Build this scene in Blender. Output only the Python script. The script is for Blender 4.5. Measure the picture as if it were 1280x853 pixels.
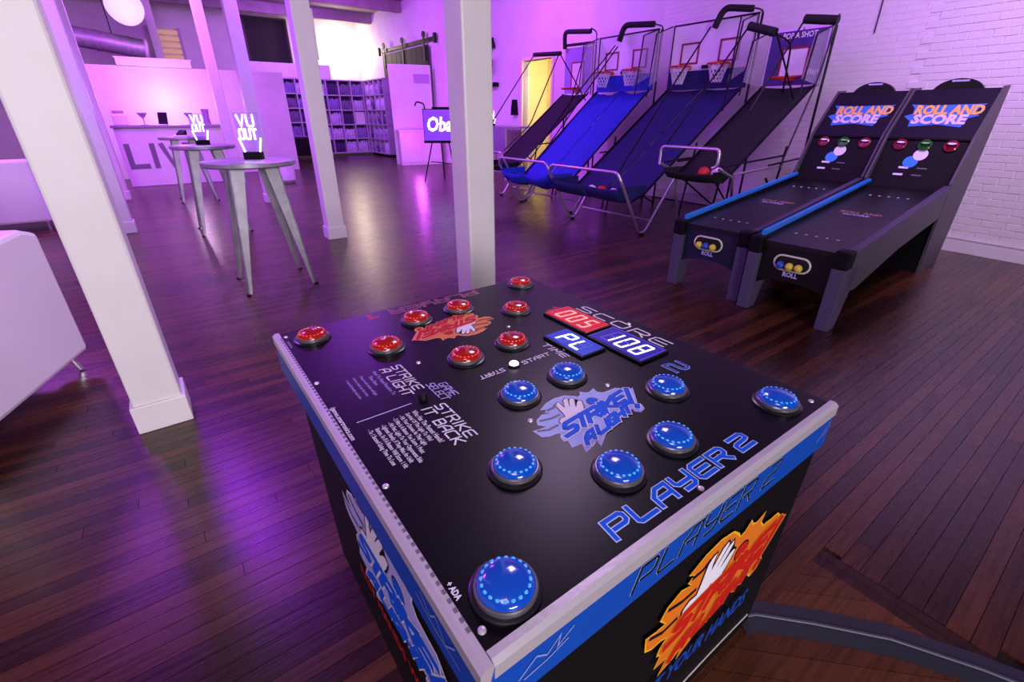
import bpy, math, random
from mathutils import Vector, Matrix
random.seed(7)
for o in list(bpy.data.objects): bpy.data.objects.remove(o)
S = bpy.context.scene
C = S.collection
R = math.radians
ROOM = R(36)                     # the room grid (floor boards, columns) is turned 36 degrees to the camera
CA, SA = math.cos(ROOM), math.sin(ROOM)
def rm(a, d, z=0.0):             # room coordinates: a along the boards, d across them (away from the camera)
    return Vector((a*CA - d*SA, a*SA + d*CA, z))
def lin(h):
    r = [int(h[i:i+2], 16)/255 for i in (0, 2, 4)]
    return tuple((c/12.92 if c <= .04045 else ((c+.055)/1.055)**2.4) for c in r) + (1,)

# ------------------------------------------------------------------ camera
cd = bpy.data.cameras.new('camera'); cam = bpy.data.objects.new('camera', cd); C.objects.link(cam)
cam.location = (0, 0, 1.45); cam.rotation_euler = (R(64), 0, 0)
cd.sensor_width = 36; cd.lens = 579/1280*36; cd.clip_start = .02; cd.clip_end = 100
S.camera = cam
# ------------------------------------------------------------------ world, exposure
S.view_settings.view_transform = 'Standard'; S.view_settings.look = 'None'
S.view_settings.exposure = 0.0; S.view_settings.gamma = 1; S.view_settings.use_curve_mapping = False
w = bpy.data.worlds.new('world'); S.world = w; w.use_nodes = True
w.node_tree.nodes['Background'].inputs[0].default_value = (.5, .36, .58, 1)
w.node_tree.nodes['Background'].inputs[1].default_value = .05
# ------------------------------------------------------------------ lights of the venue and added fill lights
def area(name, a, d, z, size, power, col, aim, size_y=None, spread=180):
    l = bpy.data.lights.new(name, 'AREA'); l.energy = power; l.color = col; l.size = size; l.spread = R(spread)
    if size_y: l.shape = 'RECTANGLE'; l.size_y = size_y
    o = bpy.data.objects.new(name, l); C.objects.link(o); o.location = rm(a, d, z)
    o.rotation_euler = (rm(*aim) - rm(a, d, z)).to_track_quat('-Z', 'Y').to_euler(); return o
def point(name, a, d, z, power, col, rad=.08):
    l = bpy.data.lights.new(name, 'POINT'); l.energy = power; l.color = col; l.shadow_soft_size = rad
    o = bpy.data.objects.new(name, l); C.objects.link(o); o.location = rm(a, d, z); return o
VIO = (.4, .04, 1.0); MAG = (.6, .11, 1.0); WARM = (1, .82, .58); NEU = (1, .9, 1.0)
area('front_fill_light', -1.2, -6.0, 2.3, 2.6, 250, NEU, (-.5, 3, 1.0), 1.8, 130)  # unseen soft source added behind the camera to brighten the column fronts
area('overhead_fill_light', -.9, -.8, 4.3, 1.2, 52, (1, .8, .95), (-.5, .8, 0))  # overhead fill added to bring up the print on the game table
area('sofa_fill_light', 3.4, 3.6, 4.4, 1.0, 60, (.85, .6, 1.0), (-.9, 3.6, .4), None, 120)  # added lavender fill aimed at the sofa arm, no fitting stands for it
area('ceiling_wash', -.5, 6.8, 4.5, .8, 230, VIO, (-.4, 6.0, 0))
area('ceiling_wash_rear', 2.6, 9.3, 4.5, .9, 330, VIO, (2.6, 9.0, 0))
area('ceiling_wash_right', 4.2, 3.4, 4.4, 1.6, 60, (.5, .12, 1.0), (7.6, 4.6, 1.6))
area('wall_wash_near', 4.9, .4, 4.2, 1.2, 60, (.78, .46, 1.0), (7.5, 1.9, 1.0), None, 110)
area('wall_wash_far', 5.4, 9.0, 4.4, 1.6, 230, (.5, .09, 1.0), (8.0, 10.5, 2.0))
area('wall_wash_end', 5.0, 15.0, 4.5, 1.6, 190, (.5, .08, 1.0), (7.9, 16, 2.4))
area('lounge_wash', -2.4, 9.4, 4.4, 1.4, 200, MAG, (-2.2, 8.6, 0), None, 130)
area('lounge_wall_wash', -3.2, 10.5, 4.4, 1.2, 170, MAG, (-5.4, 12.5, 1.3))
area('counter_wash', .4, 12.6, 4.4, 1.2, 260, MAG, (.5, 14.2, 1.0))
area('rear_wash', 4.6, 17.5, 4.6, 1.6, 200, (.5, .14, 1.0), (5.0, 20.5, 1.6))
point('counter_uplight', .65, 14.75, 1.75, 34, (1, .62, 1.0), .1)
point('rear_worklight', 7.0, 20.9, 3.7, 115, WARM, .18)
point('panel_uplight', 6.5, 13.7, .9, 40, (.75, .1, 1), .1)
point('side_room_lamp', 8.9, 9.6, 2.2, 60, (1, .9, .66), .15)

# ------------------------------------------------------------------ materials
MATS = {}
def mat(name, col, rough=.5, metal=0, emit=None, es=0, noise=0, nscale=8, bump=0, bscale=60, coat=0, alpha=1, spec=.5, trans=0, stretch=None):
    if name in MATS: return MATS[name]
    m = bpy.data.materials.new(name); m.use_nodes = True; nt = m.node_tree; b = nt.nodes['Principled BSDF']
    c = lin(col) if isinstance(col, str) else tuple(col)
    b.inputs['Base Color'].default_value = c; b.inputs['Roughness'].default_value = rough
    b.inputs['Metallic'].default_value = metal; b.inputs['Coat Weight'].default_value = coat
    b.inputs['Alpha'].default_value = alpha; b.inputs['Specular IOR Level'].default_value = spec
    b.inputs['Transmission Weight'].default_value = trans
    if emit:
        b.inputs['Emission Color'].default_value = lin(emit); b.inputs['Emission Strength'].default_value = es
    tc = nt.nodes.new('ShaderNodeTexCoord'); vec = tc.outputs['Object']
    if stretch:
        mp = nt.nodes.new('ShaderNodeMapping'); mp.inputs['Scale'].default_value = stretch
        nt.links.new(vec, mp.inputs[0]); vec = mp.outputs[0]
    if noise:
        n = nt.nodes.new('ShaderNodeTexNoise'); n.inputs['Scale'].default_value = nscale; n.inputs['Detail'].default_value = 5
        nt.links.new(vec, n.inputs['Vector'])
        mr = nt.nodes.new('ShaderNodeMapRange'); mr.inputs[1].default_value = .25; mr.inputs[2].default_value = .75
        mr.inputs[3].default_value = 1-noise; mr.inputs[4].default_value = 1+noise*.5
        nt.links.new(n.outputs['Fac'], mr.inputs[0])
        mx = nt.nodes.new('ShaderNodeVectorMath'); mx.operation = 'MULTIPLY'; mx.inputs[0].default_value = c[:3]
        nt.links.new(mr.outputs[0], mx.inputs[1]); nt.links.new(mx.outputs[0], b.inputs['Base Color'])
    if bump:
        n2 = nt.nodes.new('ShaderNodeTexNoise'); n2.inputs['Scale'].default_value = bscale; n2.inputs['Detail'].default_value = 4
        nt.links.new(vec, n2.inputs['Vector'])
        bp = nt.nodes.new('ShaderNodeBump'); bp.inputs['Strength'].default_value = bump; bp.inputs['Distance'].default_value = .01
        nt.links.new(n2.outputs['Fac'], bp.inputs['Height']); nt.links.new(bp.outputs[0], b.inputs['Normal'])
    MATS[name] = m; return m

def wood_floor_mat():
    m = mat('floor_wood', '3a1c14', .34); nt = m.node_tree; b = nt.nodes['Principled BSDF']
    at = nt.nodes.new('ShaderNodeAttribute'); at.attribute_name = 'tint'
    geo = nt.nodes.new('ShaderNodeNewGeometry')
    rot = nt.nodes.new('ShaderNodeVectorRotate'); rot.rotation_type = 'Z_AXIS'; rot.inputs['Angle'].default_value = -ROOM
    nt.links.new(geo.outputs['Position'], rot.inputs['Vector'])
    mp = nt.nodes.new('ShaderNodeMapping'); mp.inputs['Scale'].default_value = (2.2, 38, 1)
    nt.links.new(rot.outputs[0], mp.inputs[0])
    n = nt.nodes.new('ShaderNodeTexNoise'); n.inputs['Scale'].default_value = 1.6; n.inputs['Detail'].default_value = 7; n.inputs['Roughness'].default_value = .65
    nt.links.new(mp.outputs[0], n.inputs['Vector'])
    blot = nt.nodes.new('ShaderNodeTexNoise'); blot.inputs['Scale'].default_value = 1.1; blot.inputs['Detail'].default_value = 3
    nt.links.new(rot.outputs[0], blot.inputs['Vector'])
    add = nt.nodes.new('ShaderNodeMath'); add.operation = 'MULTIPLY_ADD'; add.inputs[1].default_value = .55; add.inputs[2].default_value = -.01
    nt.links.new(n.outputs['Fac'], add.inputs[0])
    ad2 = nt.nodes.new('ShaderNodeMath'); ad2.operation = 'MULTIPLY_ADD'; ad2.inputs[1].default_value = .34
    nt.links.new(at.outputs['Fac'], ad2.inputs[0]); nt.links.new(add.outputs[0], ad2.inputs[2])
    ad3 = nt.nodes.new('ShaderNodeMath'); ad3.operation = 'MULTIPLY_ADD'; ad3.inputs[1].default_value = .35
    nt.links.new(blot.outputs['Fac'], ad3.inputs[0]); nt.links.new(ad2.outputs[0], ad3.inputs[2])
    cr = nt.nodes.new('ShaderNodeValToRGB'); e = cr.color_ramp.elements
    e[0].position = .2; e[0].color = lin('150908'); e[1].position = .95; e[1].color = lin('64391f')
    k = cr.color_ramp.elements.new(.55); k.color = lin('30170f')
    nt.links.new(ad3.outputs[0], cr.inputs[0]); nt.links.new(cr.outputs[0], b.inputs['Base Color'])
    rr = nt.nodes.new('ShaderNodeMapRange'); rr.inputs[3].default_value = .2; rr.inputs[4].default_value = .36
    nt.links.new(n.outputs['Fac'], rr.inputs[0]); nt.links.new(rr.outputs[0], b.inputs['Roughness'])
    bp = nt.nodes.new('ShaderNodeBump'); bp.inputs['Strength'].default_value = .25; bp.inputs['Distance'].default_value = .004
    nt.links.new(n.outputs['Fac'], bp.inputs['Height']); nt.links.new(bp.outputs[0], b.inputs['Normal'])
    return m
def brick_wall_mat():
    m = mat('painted_brick', 'e6dfe4', .55); nt = m.node_tree; b = nt.nodes['Principled BSDF']
    tc = nt.nodes.new('ShaderNodeTexCoord'); mp = nt.nodes.new('ShaderNodeMapping'); mp.inputs['Rotation'].default_value = (0, 0, 0)
    sx = nt.nodes.new('ShaderNodeSeparateXYZ'); cx = nt.nodes.new('ShaderNodeCombineXYZ')
    nt.links.new(tc.outputs['Object'], sx.inputs[0]); nt.links.new(sx.outputs[1], cx.inputs[0]); nt.links.new(sx.outputs[2], cx.inputs[1])
    br = nt.nodes.new('ShaderNodeTexBrick'); br.inputs['Scale'].default_value = 1; br.inputs['Brick Width'].default_value = .21
    br.inputs['Row Height'].default_value = .072; br.inputs['Mortar Size'].default_value = .006; br.inputs['Mortar Smooth'].default_value = .6
    br.inputs['Color1'].default_value = (1, 1, 1, 1); br.inputs['Color2'].default_value = (.9, .9, .9, 1); br.inputs['Mortar'].default_value = (.3, .3, .3, 1)
    nt.links.new(cx.outputs[0], br.inputs['Vector'])
    n = nt.nodes.new('ShaderNodeTexNoise'); n.inputs['Scale'].default_value = 9; n.inputs['Detail'].default_value = 5
    nt.links.new(tc.outputs['Object'], n.inputs['Vector'])
    ad = nt.nodes.new('ShaderNodeMath'); ad.operation = 'MULTIPLY_ADD'; ad.inputs[1].default_value = .8
    nt.links.new(n.outputs['Fac'], ad.inputs[0]); nt.links.new(br.outputs['Color'], ad.inputs[2])
    bp = nt.nodes.new('ShaderNodeBump'); bp.inputs['Strength'].default_value = .4; bp.inputs['Distance'].default_value = .025
    nt.links.new(ad.outputs[0], bp.inputs['Height']); nt.links.new(bp.outputs[0], b.inputs['Normal'])
    return m
WOOD = wood_floor_mat(); BRICK = brick_wall_mat()
WHITE = mat('white_paint', 'e4dfe2', .45, noise=.06, nscale=4, bump=.08, bscale=30)
PLASTER = mat('plaster', 'ddd6dc', .6, noise=.08, nscale=2, bump=.15, bscale=14)
VINYL = mat('white_vinyl', 'e8e3e8', .38, noise=.04, nscale=3, bump=.05, bscale=6)
BLACK = mat('black_laminate', '09090c', .3, noise=.1, nscale=20)
GTOP = mat('game_top_black', '05050a', .33, spec=.2)
MATTE = mat('matte_black', '08070b', .6, noise=.2, nscale=30, spec=.2)
BLUE = mat('print_blue', '0848aa', .4, spec=.25); BLUEL = mat('print_pale_blue', 'b4d2fa', .4)
ALU = mat('brushed_aluminium', 'cfcad2', .34, .45, bump=.05, bscale=90)
CHROME = mat('chrome', 'dcd8e2', .3, .85); STEEL = mat('galvanised_steel', 'b4a8bc', .42, .35, noise=.25, nscale=12)
PRW = mat('print_white', 'e2e0ea', .5, spec=.15); PRB = mat('print_black', '07070a', .4); PRR = mat('print_red', 'c01e18', .5, spec=.15)
PRO = mat('print_orange', 'e07a1e', .4); PRY = mat('print_yellow', 'f0b62a', .4); PRL = mat('print_lavender', 'b3b0e6', .4)
PRC = mat('print_bright_blue', '0058d8', .5, spec=.15)

# ------------------------------------------------------------------ mesh builder
class MB:
    def __init__(s): s.v = []; s.f = []
    def add(s, vs, fs):
        n = len(s.v); s.v += [tuple(p) for p in vs]; s.f += [tuple(i+n for i in f) for f in fs]; return s
    def box(s, x0, x1, y0, y1, z0, z1):
        return s.add([(x0,y0,z0),(x1,y0,z0),(x1,y1,z0),(x0,y1,z0),(x0,y0,z1),(x1,y0,z1),(x1,y1,z1),(x0,y1,z1)],
                     [(0,3,2,1),(4,5,6,7),(0,1,5,4),(1,2,6,5),(2,3,7,6),(3,0,4,7)])
    def prism(s, poly, ax, d0, d1):
        def P(p, d): return {'x': (d, p[0], p[1]), 'y': (p[0], d, p[1]), 'z': (p[0], p[1], d)}[ax]
        n = len(poly)
        return s.add([P(p, d0) for p in poly] + [P(p, d1) for p in poly],
                     [tuple(range(n))[::-1], tuple(range(n, 2*n))] + [(i, (i+1) % n, n+(i+1) % n, n+i) for i in range(n)])
    def tube(s, pts, r, n=8, closed=False):
        P = [Vector(p) for p in pts]; m = len(P); rings = []; up = None
        for i, p in enumerate(P):
            if closed: t = (P[(i+1) % m]-P[i-1])
            else: t = P[min(i+1, m-1)]-P[max(i-1, 0)]
            t.normalize()
            if up is None:
                up = Vector((0, 0, 1)) if abs(t.z) < .9 else Vector((1, 0, 0))
            u = (up - t*up.dot(t)); u.normalize(); up = u; v = t.cross(u)
            rr = r[i] if isinstance(r, (list, tuple)) else r
            rings.append([p + (u*math.cos(2*math.pi*k/n) + v*math.sin(2*math.pi*k/n))*rr for k in range(n)])
        b = [q for g in rings for q in g]; f = []
        for i in range(m if closed else m-1):
            j = (i+1) % m
            f += [(i*n+k, i*n+(k+1) % n, j*n+(k+1) % n, j*n+k) for k in range(n)]
        if not closed: f += [tuple(range(n))[::-1], tuple(range((m-1)*n, m*n))]
        return s.add(b, f)
    def lathe(s, prof, n=24, c=(0, 0, 0)):
        vs = []; fs = []; m = len(prof)
        for r, z in prof:
            vs += [(c[0]+r*math.cos(2*math.pi*k/n), c[1]+r*math.sin(2*math.pi*k/n), c[2]+z) for k in range(n)]
        for i in range(m-1): fs += [(i*n+k, i*n+(k+1) % n, (i+1)*n+(k+1) % n, (i+1)*n+k) for k in range(n)]
        fs += [tuple(range(n))[::-1], tuple(range((m-1)*n, m*n))]
        return s.add(vs, fs)
    def poly(s, pts): return s.add(pts, [tuple(range(len(pts)))])
    def build(s, name, m, parent=None, smooth=None, bevel=0, loc=None, rot=None, seg=2):
        me = bpy.data.meshes.new(name); me.from_pydata(s.v, [], s.f); me.update()
        if smooth:
            me.polygons.foreach_set('use_smooth', [True]*len(me.polygons)); me.set_sharp_from_angle(angle=R(smooth))
        return link(name, me, m, parent, loc, rot, bevel, seg)
def link(name, me, m, parent=None, loc=None, rot=None, bevel=0, seg=2):
    o = bpy.data.objects.new(name, me); C.objects.link(o)
    if m and not me.materials: me.materials.append(m)
    if parent: o.parent = parent
    if loc is not None: o.location = loc
    if rot is not None: o.rotation_euler = (0, 0, rot)
    if bevel:
        b = o.modifiers.new('bevel', 'BEVEL'); b.width = bevel; b.segments = seg; b.limit_method = 'ANGLE'
    return o
def tag(o, label, cat, group=None):
    o['label'] = label; o['category'] = cat
    if group: o['group'] = group
    return o
def thing(name, label, cat, a, d, z=0, rot=0, group=None):
    o = bpy.data.objects.new(name, None); C.objects.link(o); o.location = rm(a, d, z); o.rotation_euler = (0, 0, ROOM+R(rot))
    o.empty_display_size = .1
    return tag(o, label, cat, group)
def struct(mb, name, m, rot=ROOM, parent=None, bevel=0):
    o = mb.build(name, m, parent, rot=rot if not parent else None, bevel=bevel)
    if not parent: o['kind'] = 'structure'
    return o
def dup(root, loc=None, label=None):
    r = root.copy(); C.objects.link(r)
    if loc is not None: r.location = loc
    if label: r['label'] = label
    for ch in list(root.children):
        c = ch.copy(); C.objects.link(c); c.parent = r
        for g in list(ch.children):
            q = g.copy(); C.objects.link(q); q.parent = c
    return r
def arc(c, r, a0, a1, n=8): return [(c[0]+r*math.cos(R(a0+(a1-a0)*i/n)), c[1]+r*math.sin(R(a0+(a1-a0)*i/n))) for i in range(n+1)]
def bend(pts, r=.08, n=5):        # rounds the corners of a path
    P = [Vector(p) for p in pts]; out = [P[0]]
    for i in range(1, len(P)-1):
        a = (P[i-1]-P[i]); b = (P[i+1]-P[i]); k = min(r, a.length*.45, b.length*.45)
        p0 = P[i]+a.normalized()*k; p2 = P[i]+b.normalized()*k
        for j in range(n+1):
            t = j/n; out.append(p0*(1-t)**2 + P[i]*2*t*(1-t) + p2*t*t)
    return out + [P[-1]]

# ------------------------------------------------------------------ lettering
GL = {'P': [[(0,0),(0,1),(.85,1),(1,.85),(1,.55),(.85,.42),(.25,.42)]], 'L': [[(0,1),(0,.12),(.12,0),(1,0)]],
 'A': [[(0,0),(0,.6),(.4,1),(1,1),(1,0)],[(.25,.4),(1,.4)]], 'Y': [[(0,1),(0,.6),(.15,.45),(1,.45)],[(1,1),(1,.15),(.85,0),(.3,0)]],
 'E': [[(1,1),(.15,1),(0,.85),(0,.15),(.15,0),(1,0)],[(.2,.5),(.9,.5)]], 'R': [[(0,0),(0,1),(.85,1),(1,.85),(1,.6),(.85,.45),(.2,.45)],[(.55,.45),(1,0)]],
 'S': [[(1,1),(.15,1),(0,.85),(0,.62),(.15,.52),(.85,.48),(1,.38),(1,.15),(.85,0),(0,0)]], 'C': [[(1,1),(.15,1),(0,.85),(0,.15),(.15,0),(1,0)]],
 'O': [[(.5,0),(.15,0),(0,.15),(0,.85),(.15,1),(.85,1),(1,.85),(1,.15),(.85,0),(.5,0)]], 'T': [[(0,1),(1,1)],[(.5,1),(.5,0)]], 'I': [[(.5,0),(.5,1)]],
 'M': [[(0,0),(0,1),(.5,.5),(1,1),(1,0)]], 'G': [[(1,1),(.15,1),(0,.85),(0,.15),(.15,0),(1,0),(1,.45),(.55,.45)]], 'K': [[(0,0),(0,1)],[(1,1),(.1,.5),(1,0)]],
 'H': [[(0,0),(0,1)],[(1,0),(1,1)],[(0,.5),(1,.5)]], 'B': [[(0,0),(0,1),(.8,1),(.95,.85),(.95,.6),(.8,.5),(0,.5)],[(.8,.5),(1,.4),(1,.15),(.85,0),(0,0)]],
 'N': [[(0,0),(0,1),(1,0),(1,1)]], 'D': [[(0,0),(0,1),(.8,1),(1,.8),(1,.2),(.8,0),(0,0)]], 'V': [[(0,1),(.5,0),(1,1)]], 'U': [[(0,1),(0,.15),(.15,0),(.85,0),(1,.15),(1,1)]],
 'F': [[(1,1),(0,1),(0,0)],[(0,.5),(.8,.5)]], 'X': [[(0,0),(1,1)],[(0,1),(1,0)]], 'W': [[(0,1),(.25,0),(.5,.7),(.75,0),(1,1)]],
 '1': [[(.25,.8),(.5,1),(.5,0)]], '2': [[(0,1),(.85,1),(1,.85),(1,.6),(.85,.52),(.15,.48),(0,.38),(0,0),(1,0)]], '!': [[(.5,1),(.5,.38)],[(.5,.12),(.5,0)]], ' ': []}
RBC = [0]
def ribbon(mb, pl, w, xf):
    n = len(pl); L = []; Rr = []
    for i, p in enumerate(pl):
        d0 = Vector(p)-Vector(pl[i-1]) if i else None; d1 = Vector(pl[i+1])-Vector(p) if i < n-1 else None
        if d0: d0.normalize()
        if d1: d1.normalize()
        t = ((d0 or d1)+(d1 or d0)).normalized(); nn = Vector((-t.y, t.x)); ref = d1 or d0
        c = max(.45, nn.dot(Vector((-ref.y, ref.x)))); k = w*.5/c
        e = Vector((0, 0))
        if i == 0: e = -t*w*.5
        if i == n-1: e = t*w*.5
        L.append(Vector(p)+nn*k+e); Rr.append(Vector(p)-nn*k+e)
    for i in range(n-1):
        RBC[0] = (RBC[0]+1) % 12; e = RBC[0]*2.5e-5        # overlapping strokes lie a hair apart
        mb.poly([xf((q.x, q.y, e)) for q in (L[i], Rr[i], Rr[i+1], L[i+1])])
def strokes(word, h, wd, gap, lw, slant=0):
    out = []; x = 0
    for ch in word:
        if ch == ' ': x += wd*.6+gap; continue
        k = .25 if ch in 'I1!' else 1
        for pl in GL[ch]: out.append([(x+(p[0] if k == 1 else p[0]-.5+.125)*wd+p[1]*h*slant, p[1]*h) for p in pl])
        x += wd*k+gap
    return out, x-gap
def frame(o, ux, uy):             # maps a 2-D point to 3-D: origin, right vector, up vector, raised along the normal
    o, ux, uy = Vector(o), Vector(ux), Vector(uy); nz = ux.cross(uy).normalized()
    return lambda lift: (lambda p: tuple(o+ux*p[0]+uy*p[1]+nz*(lift+(p[2] if len(p) > 2 else 0))))
def techno(name, word, fr, h, width, lw, m, parent, m2=None, lw2=0, slant=.12, gapk=.38, label=None):
    n = sum(.25 if c in 'I1!' else (.6 if c == ' ' else 1) for c in word); g = len(word)-1
    wd = (width-lw)/(n+g*gapk); st, _ = strokes(word, h, wd, wd*gapk, lw, slant)
    mb = MB()
    for pl in st: ribbon(mb, pl, lw, fr(.0012))
    o = mb.build(name, m, parent)
    if label: o['label'] = label
    if m2:
        mb = MB()
        for pl in st: ribbon(mb, pl, lw2, fr(.0006))
        mb.build('letter_outline', m2, o)
    return o
def text(name, body, size, m, parent, fr, ext=0, align='LEFT', bold=0, xs=1.0, lift=.0012):
    cu = bpy.data.curves.new(name, 'FONT'); cu.body = body; cu.size = size; cu.extrude = ext; cu.align_x = align; cu.offset = bold; cu.resolution_u = 2
    t = bpy.data.objects.new(name, cu); C.objects.link(t); bpy.context.view_layer.update()
    me = bpy.data.meshes.new_from_object(t); bpy.data.objects.remove(t); me.name = name
    base = fr(0); z = fr(1); org = Vector(base((0, 0))); nz = Vector(z((0, 0)))-org
    for v in me.vertices: v.co = Vector(base((v.co.x*xs, v.co.y))) + nz*(v.co.z+lift)
    me.materials.clear()
    return link(name, me, m, parent)
# logo drawn once: flame backdrop, glove, ball, two rows of chunky letters
FLAME = [(.08,.17),(.107,.181),(.136,.186),(.164,.181),(.18,.167),(.187,.157),(.201,.16),(.209,.172),(.215,.162),(.227,.156),(.247,.164),(.241,.149),(.252,.135),(.276,.132),(.294,.132),(.307,.12),(.304,.106),(.33,.108),(.283,.053),(.288,.044),(.28,.031),(.265,.027),(.257,.036),(.261,.047),(.21,.04),(.181,.028),(.161,.028),(.129,.014),(.099,-.007),(.104,.011),(.086,.005),(.06,-.003),(.073,.022),(.047,.025),(.056,.045),(.047,.051),(.05,.062),(.061,.075),(.048,.082),(.03,.083),(.018,.09),(.014,.114),(.03,.109),(.05,.11),(.038,.127),(.046,.14),(.068,.15),(.091,.144),(.082,.155),(.093,.162)]
HAND = [(.126,.167),(.133,.169),(.129,.151),(.129,.14),(.147,.167),(.157,.172),(.16,.166),(.143,.141),(.141,.136),(.16,.16),(.171,.165),(.172,.157),(.155,.133),(.153,.127),(.169,.142),(.177,.145),(.182,.141),(.173,.125),(.16,.107),(.143,.098),(.126,.094),(.106,.094),(.088,.092),(.081,.097),(.082,.106),(.093,.114),(.107,.113),(.112,.13),(.118,.159)]
def grow(poly, k):
    n = len(poly); A = sum(poly[i][0]*poly[(i+1) % n][1]-poly[(i+1) % n][0]*poly[i][1] for i in range(n)); sg = 1 if A > 0 else -1; out = []
    for i in range(n):
        a = Vector(poly[i])-Vector(poly[i-1]); b = Vector(poly[(i+1) % n])-Vector(poly[i])
        a.normalize(); b.normalize(); t = a+b
        if t.length < .3: t = Vector((a.x, a.y))
        t.normalize(); nn = Vector((t.y, -t.x))*sg
        out.append(tuple(Vector(poly[i])+nn*k))
    return out
def logo(parent, fr, back, edge, letters, ledge, accent, line):
    root = MB().poly([fr(.0004)(p) for p in grow(FLAME, .0035)]).build('logo_border', edge, parent)
    MB().poly([fr(.0008)(p) for p in FLAME]).build('logo_flame', back, root)
    for pl in ([(.022,.108),(.045,.098),(.07,.1)], [(.05,.135),(.075,.128),(.1,.128)], [(.09,.158),(.108,.158),(.118,.165)]):
        m = MB(); ribbon(m, pl, .006, fr(.0011)); m.build('flame_streak', line, root)
    MB().poly([fr(.0012)(p) for p in grow(HAND, .004)]).build('glove_outline', line, root)
    MB().poly([fr(.0016)(p) for p in HAND]).build('glove', PRW, root)
    MB().poly([fr(.0012)(p) for p in arc((.204, .123), .017, 0, 345, 23)]).build('ball_outline', line, root)
    MB().poly([fr(.0016)(p) for p in arc((.204, .123), .0145, 0, 345, 23)]).build('ball_spot', accent, root)
    a = MB(); b = MB()
    for word, p0, p1, up, lw in (('STRIKE', (.06,.057), (.27,.078), (.023,.036), .0128), ('A LIGHT', (.078,.012), (.25,.04), (.017,.026), .0108)):
        n = sum(.4 if c in 'I ' else 1 for c in word); L = Vector(p1)-Vector(p0); x = 0; wdt = 1/(n+.12*(len(word)-1))
        for ch in word:
            k = .4 if ch in 'I ' else 1
            for pl in GL[ch]:
                q = [tuple(Vector(p0)+L*(x+(c[0] if k == 1 else .2)*wdt)+Vector(up)*c[1]) for c in pl]
                ribbon(a, q, lw*1.38, fr(.0018)); ribbon(b, q, lw, fr(.0024))
            x += (k+.12)*wdt
    for pl in ([(.275,.062),(.312,.112)], [(.272,.042),(.277,.047)]): ribbon(a, pl, .0185, fr(.0018)); ribbon(b, pl, .0135, fr(.0024))
    a.build('logo_letter_edge', ledge, root); b.build('logo_letters', letters, root)
    return root

# ================================================================== STRUCTURE
fl = MB().box(-7, 9.6, -3.5, 23, -.2, -.011); floor = struct(fl, 'floor', mat('subfloor', '120a09', .7))
MATS['plank_shape'] = None
def clip(poly, rect):
    x0, x1, y0, y1 = rect
    for axis, val, sg in ((0, x0, 1), (0, x1, -1), (1, y0, 1), (1, y1, -1)):
        out = []
        for i, p in enumerate(poly):
            q = poly[(i+1) % len(poly)]; a = (p[axis]-val)*sg; b = (q[axis]-val)*sg
            if a >= 0: out.append(p)
            if a*b < 0: t = a/(a-b); out.append((p[0]+(q[0]-p[0])*t, p[1]+(q[1]-p[1])*t))
        poly = out
        if len(poly) < 3: return []
    return poly
planks = []; PW = .06; PATCH = (.2, 1.56, -1.4, .3)
for k in range(-42, 365):
    d0 = k*PW; x = -6.8 - random.random()*2
    while x < 9.4:
        L = random.uniform(1.1, 2.6); segs = [(x, x+L)]
        if d0 < PATCH[3]:
            segs = [(max(s, a), min(e, b)) for s, e in segs for a, b in ((-9, PATCH[0]), (1.645, 12))]
        for s, e in segs:
            if e-s > .05: planks.append(([(s+.001, d0+.001), (e-.001, d0+.001), (e-.001, d0+PW-.001), (s+.001, d0+PW-.001)], random.random()))
        x += L
pc = math.cos(R(-45)); ps = math.sin(R(-45))
for k in range(-30, 40):
    u = -2.5
    while u < 2.5:
        L = random.uniform(.7, 1.3); q = [(u+.001, k*.075+.001), (u+L-.001, k*.075+.001), (u+L-.001, k*.075+.074), (u+.001, k*.075+.074)]
        q = clip([(1+a*pc-b*ps, -.4+a*ps+b*pc) for a, b in q], PATCH)
        if q: planks.append((q, .75+.5*random.random()))
        u += L
for j in range(2): planks.append(([(1.56+.042*j, -1.4), (1.6+.042*j, -1.4), (1.6+.042*j, .3), (1.56+.042*j, .3)], .05))
vis = []
for q, t in planks:
    cx = sum(p[0] for p in q)/len(q); cy = sum(p[1] for p in q)/len(q); P = rm(cx, cy)
    f = P.y*.8988+1.45*.4384; inside = f > .2 and abs(P.x/f) < 1.35 and abs((P.y*.4384-1.45*.8988)/f) < .95
    vis.append((P.length if inside else 50+P.length))
order = sorted(range(len(planks)), key=lambda i: vis[i])
def plank_mesh(mb, q): mb.prism(q, 'z', -.011, 0)
rest = MB(); tints = []
for r, i in enumerate(order):
    q, t = planks[i]
    if r < 300:
        m = MB(); plank_mesh(m, q); o = m.build('plank', WOOD, floor)
        at = o.data.attributes.new('tint', 'FLOAT', 'FACE'); at.data.foreach_set('value', [t]*len(o.data.polygons))
    else:
        n = len(rest.f); plank_mesh(rest, q); tints += [t]*(len(rest.f)-n)
o = rest.build('plank_field', WOOD, floor); o['kind'] = 'stuff'; o.data.attributes.new('tint', 'FLOAT', 'FACE').data.foreach_set('value', tints)

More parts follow.
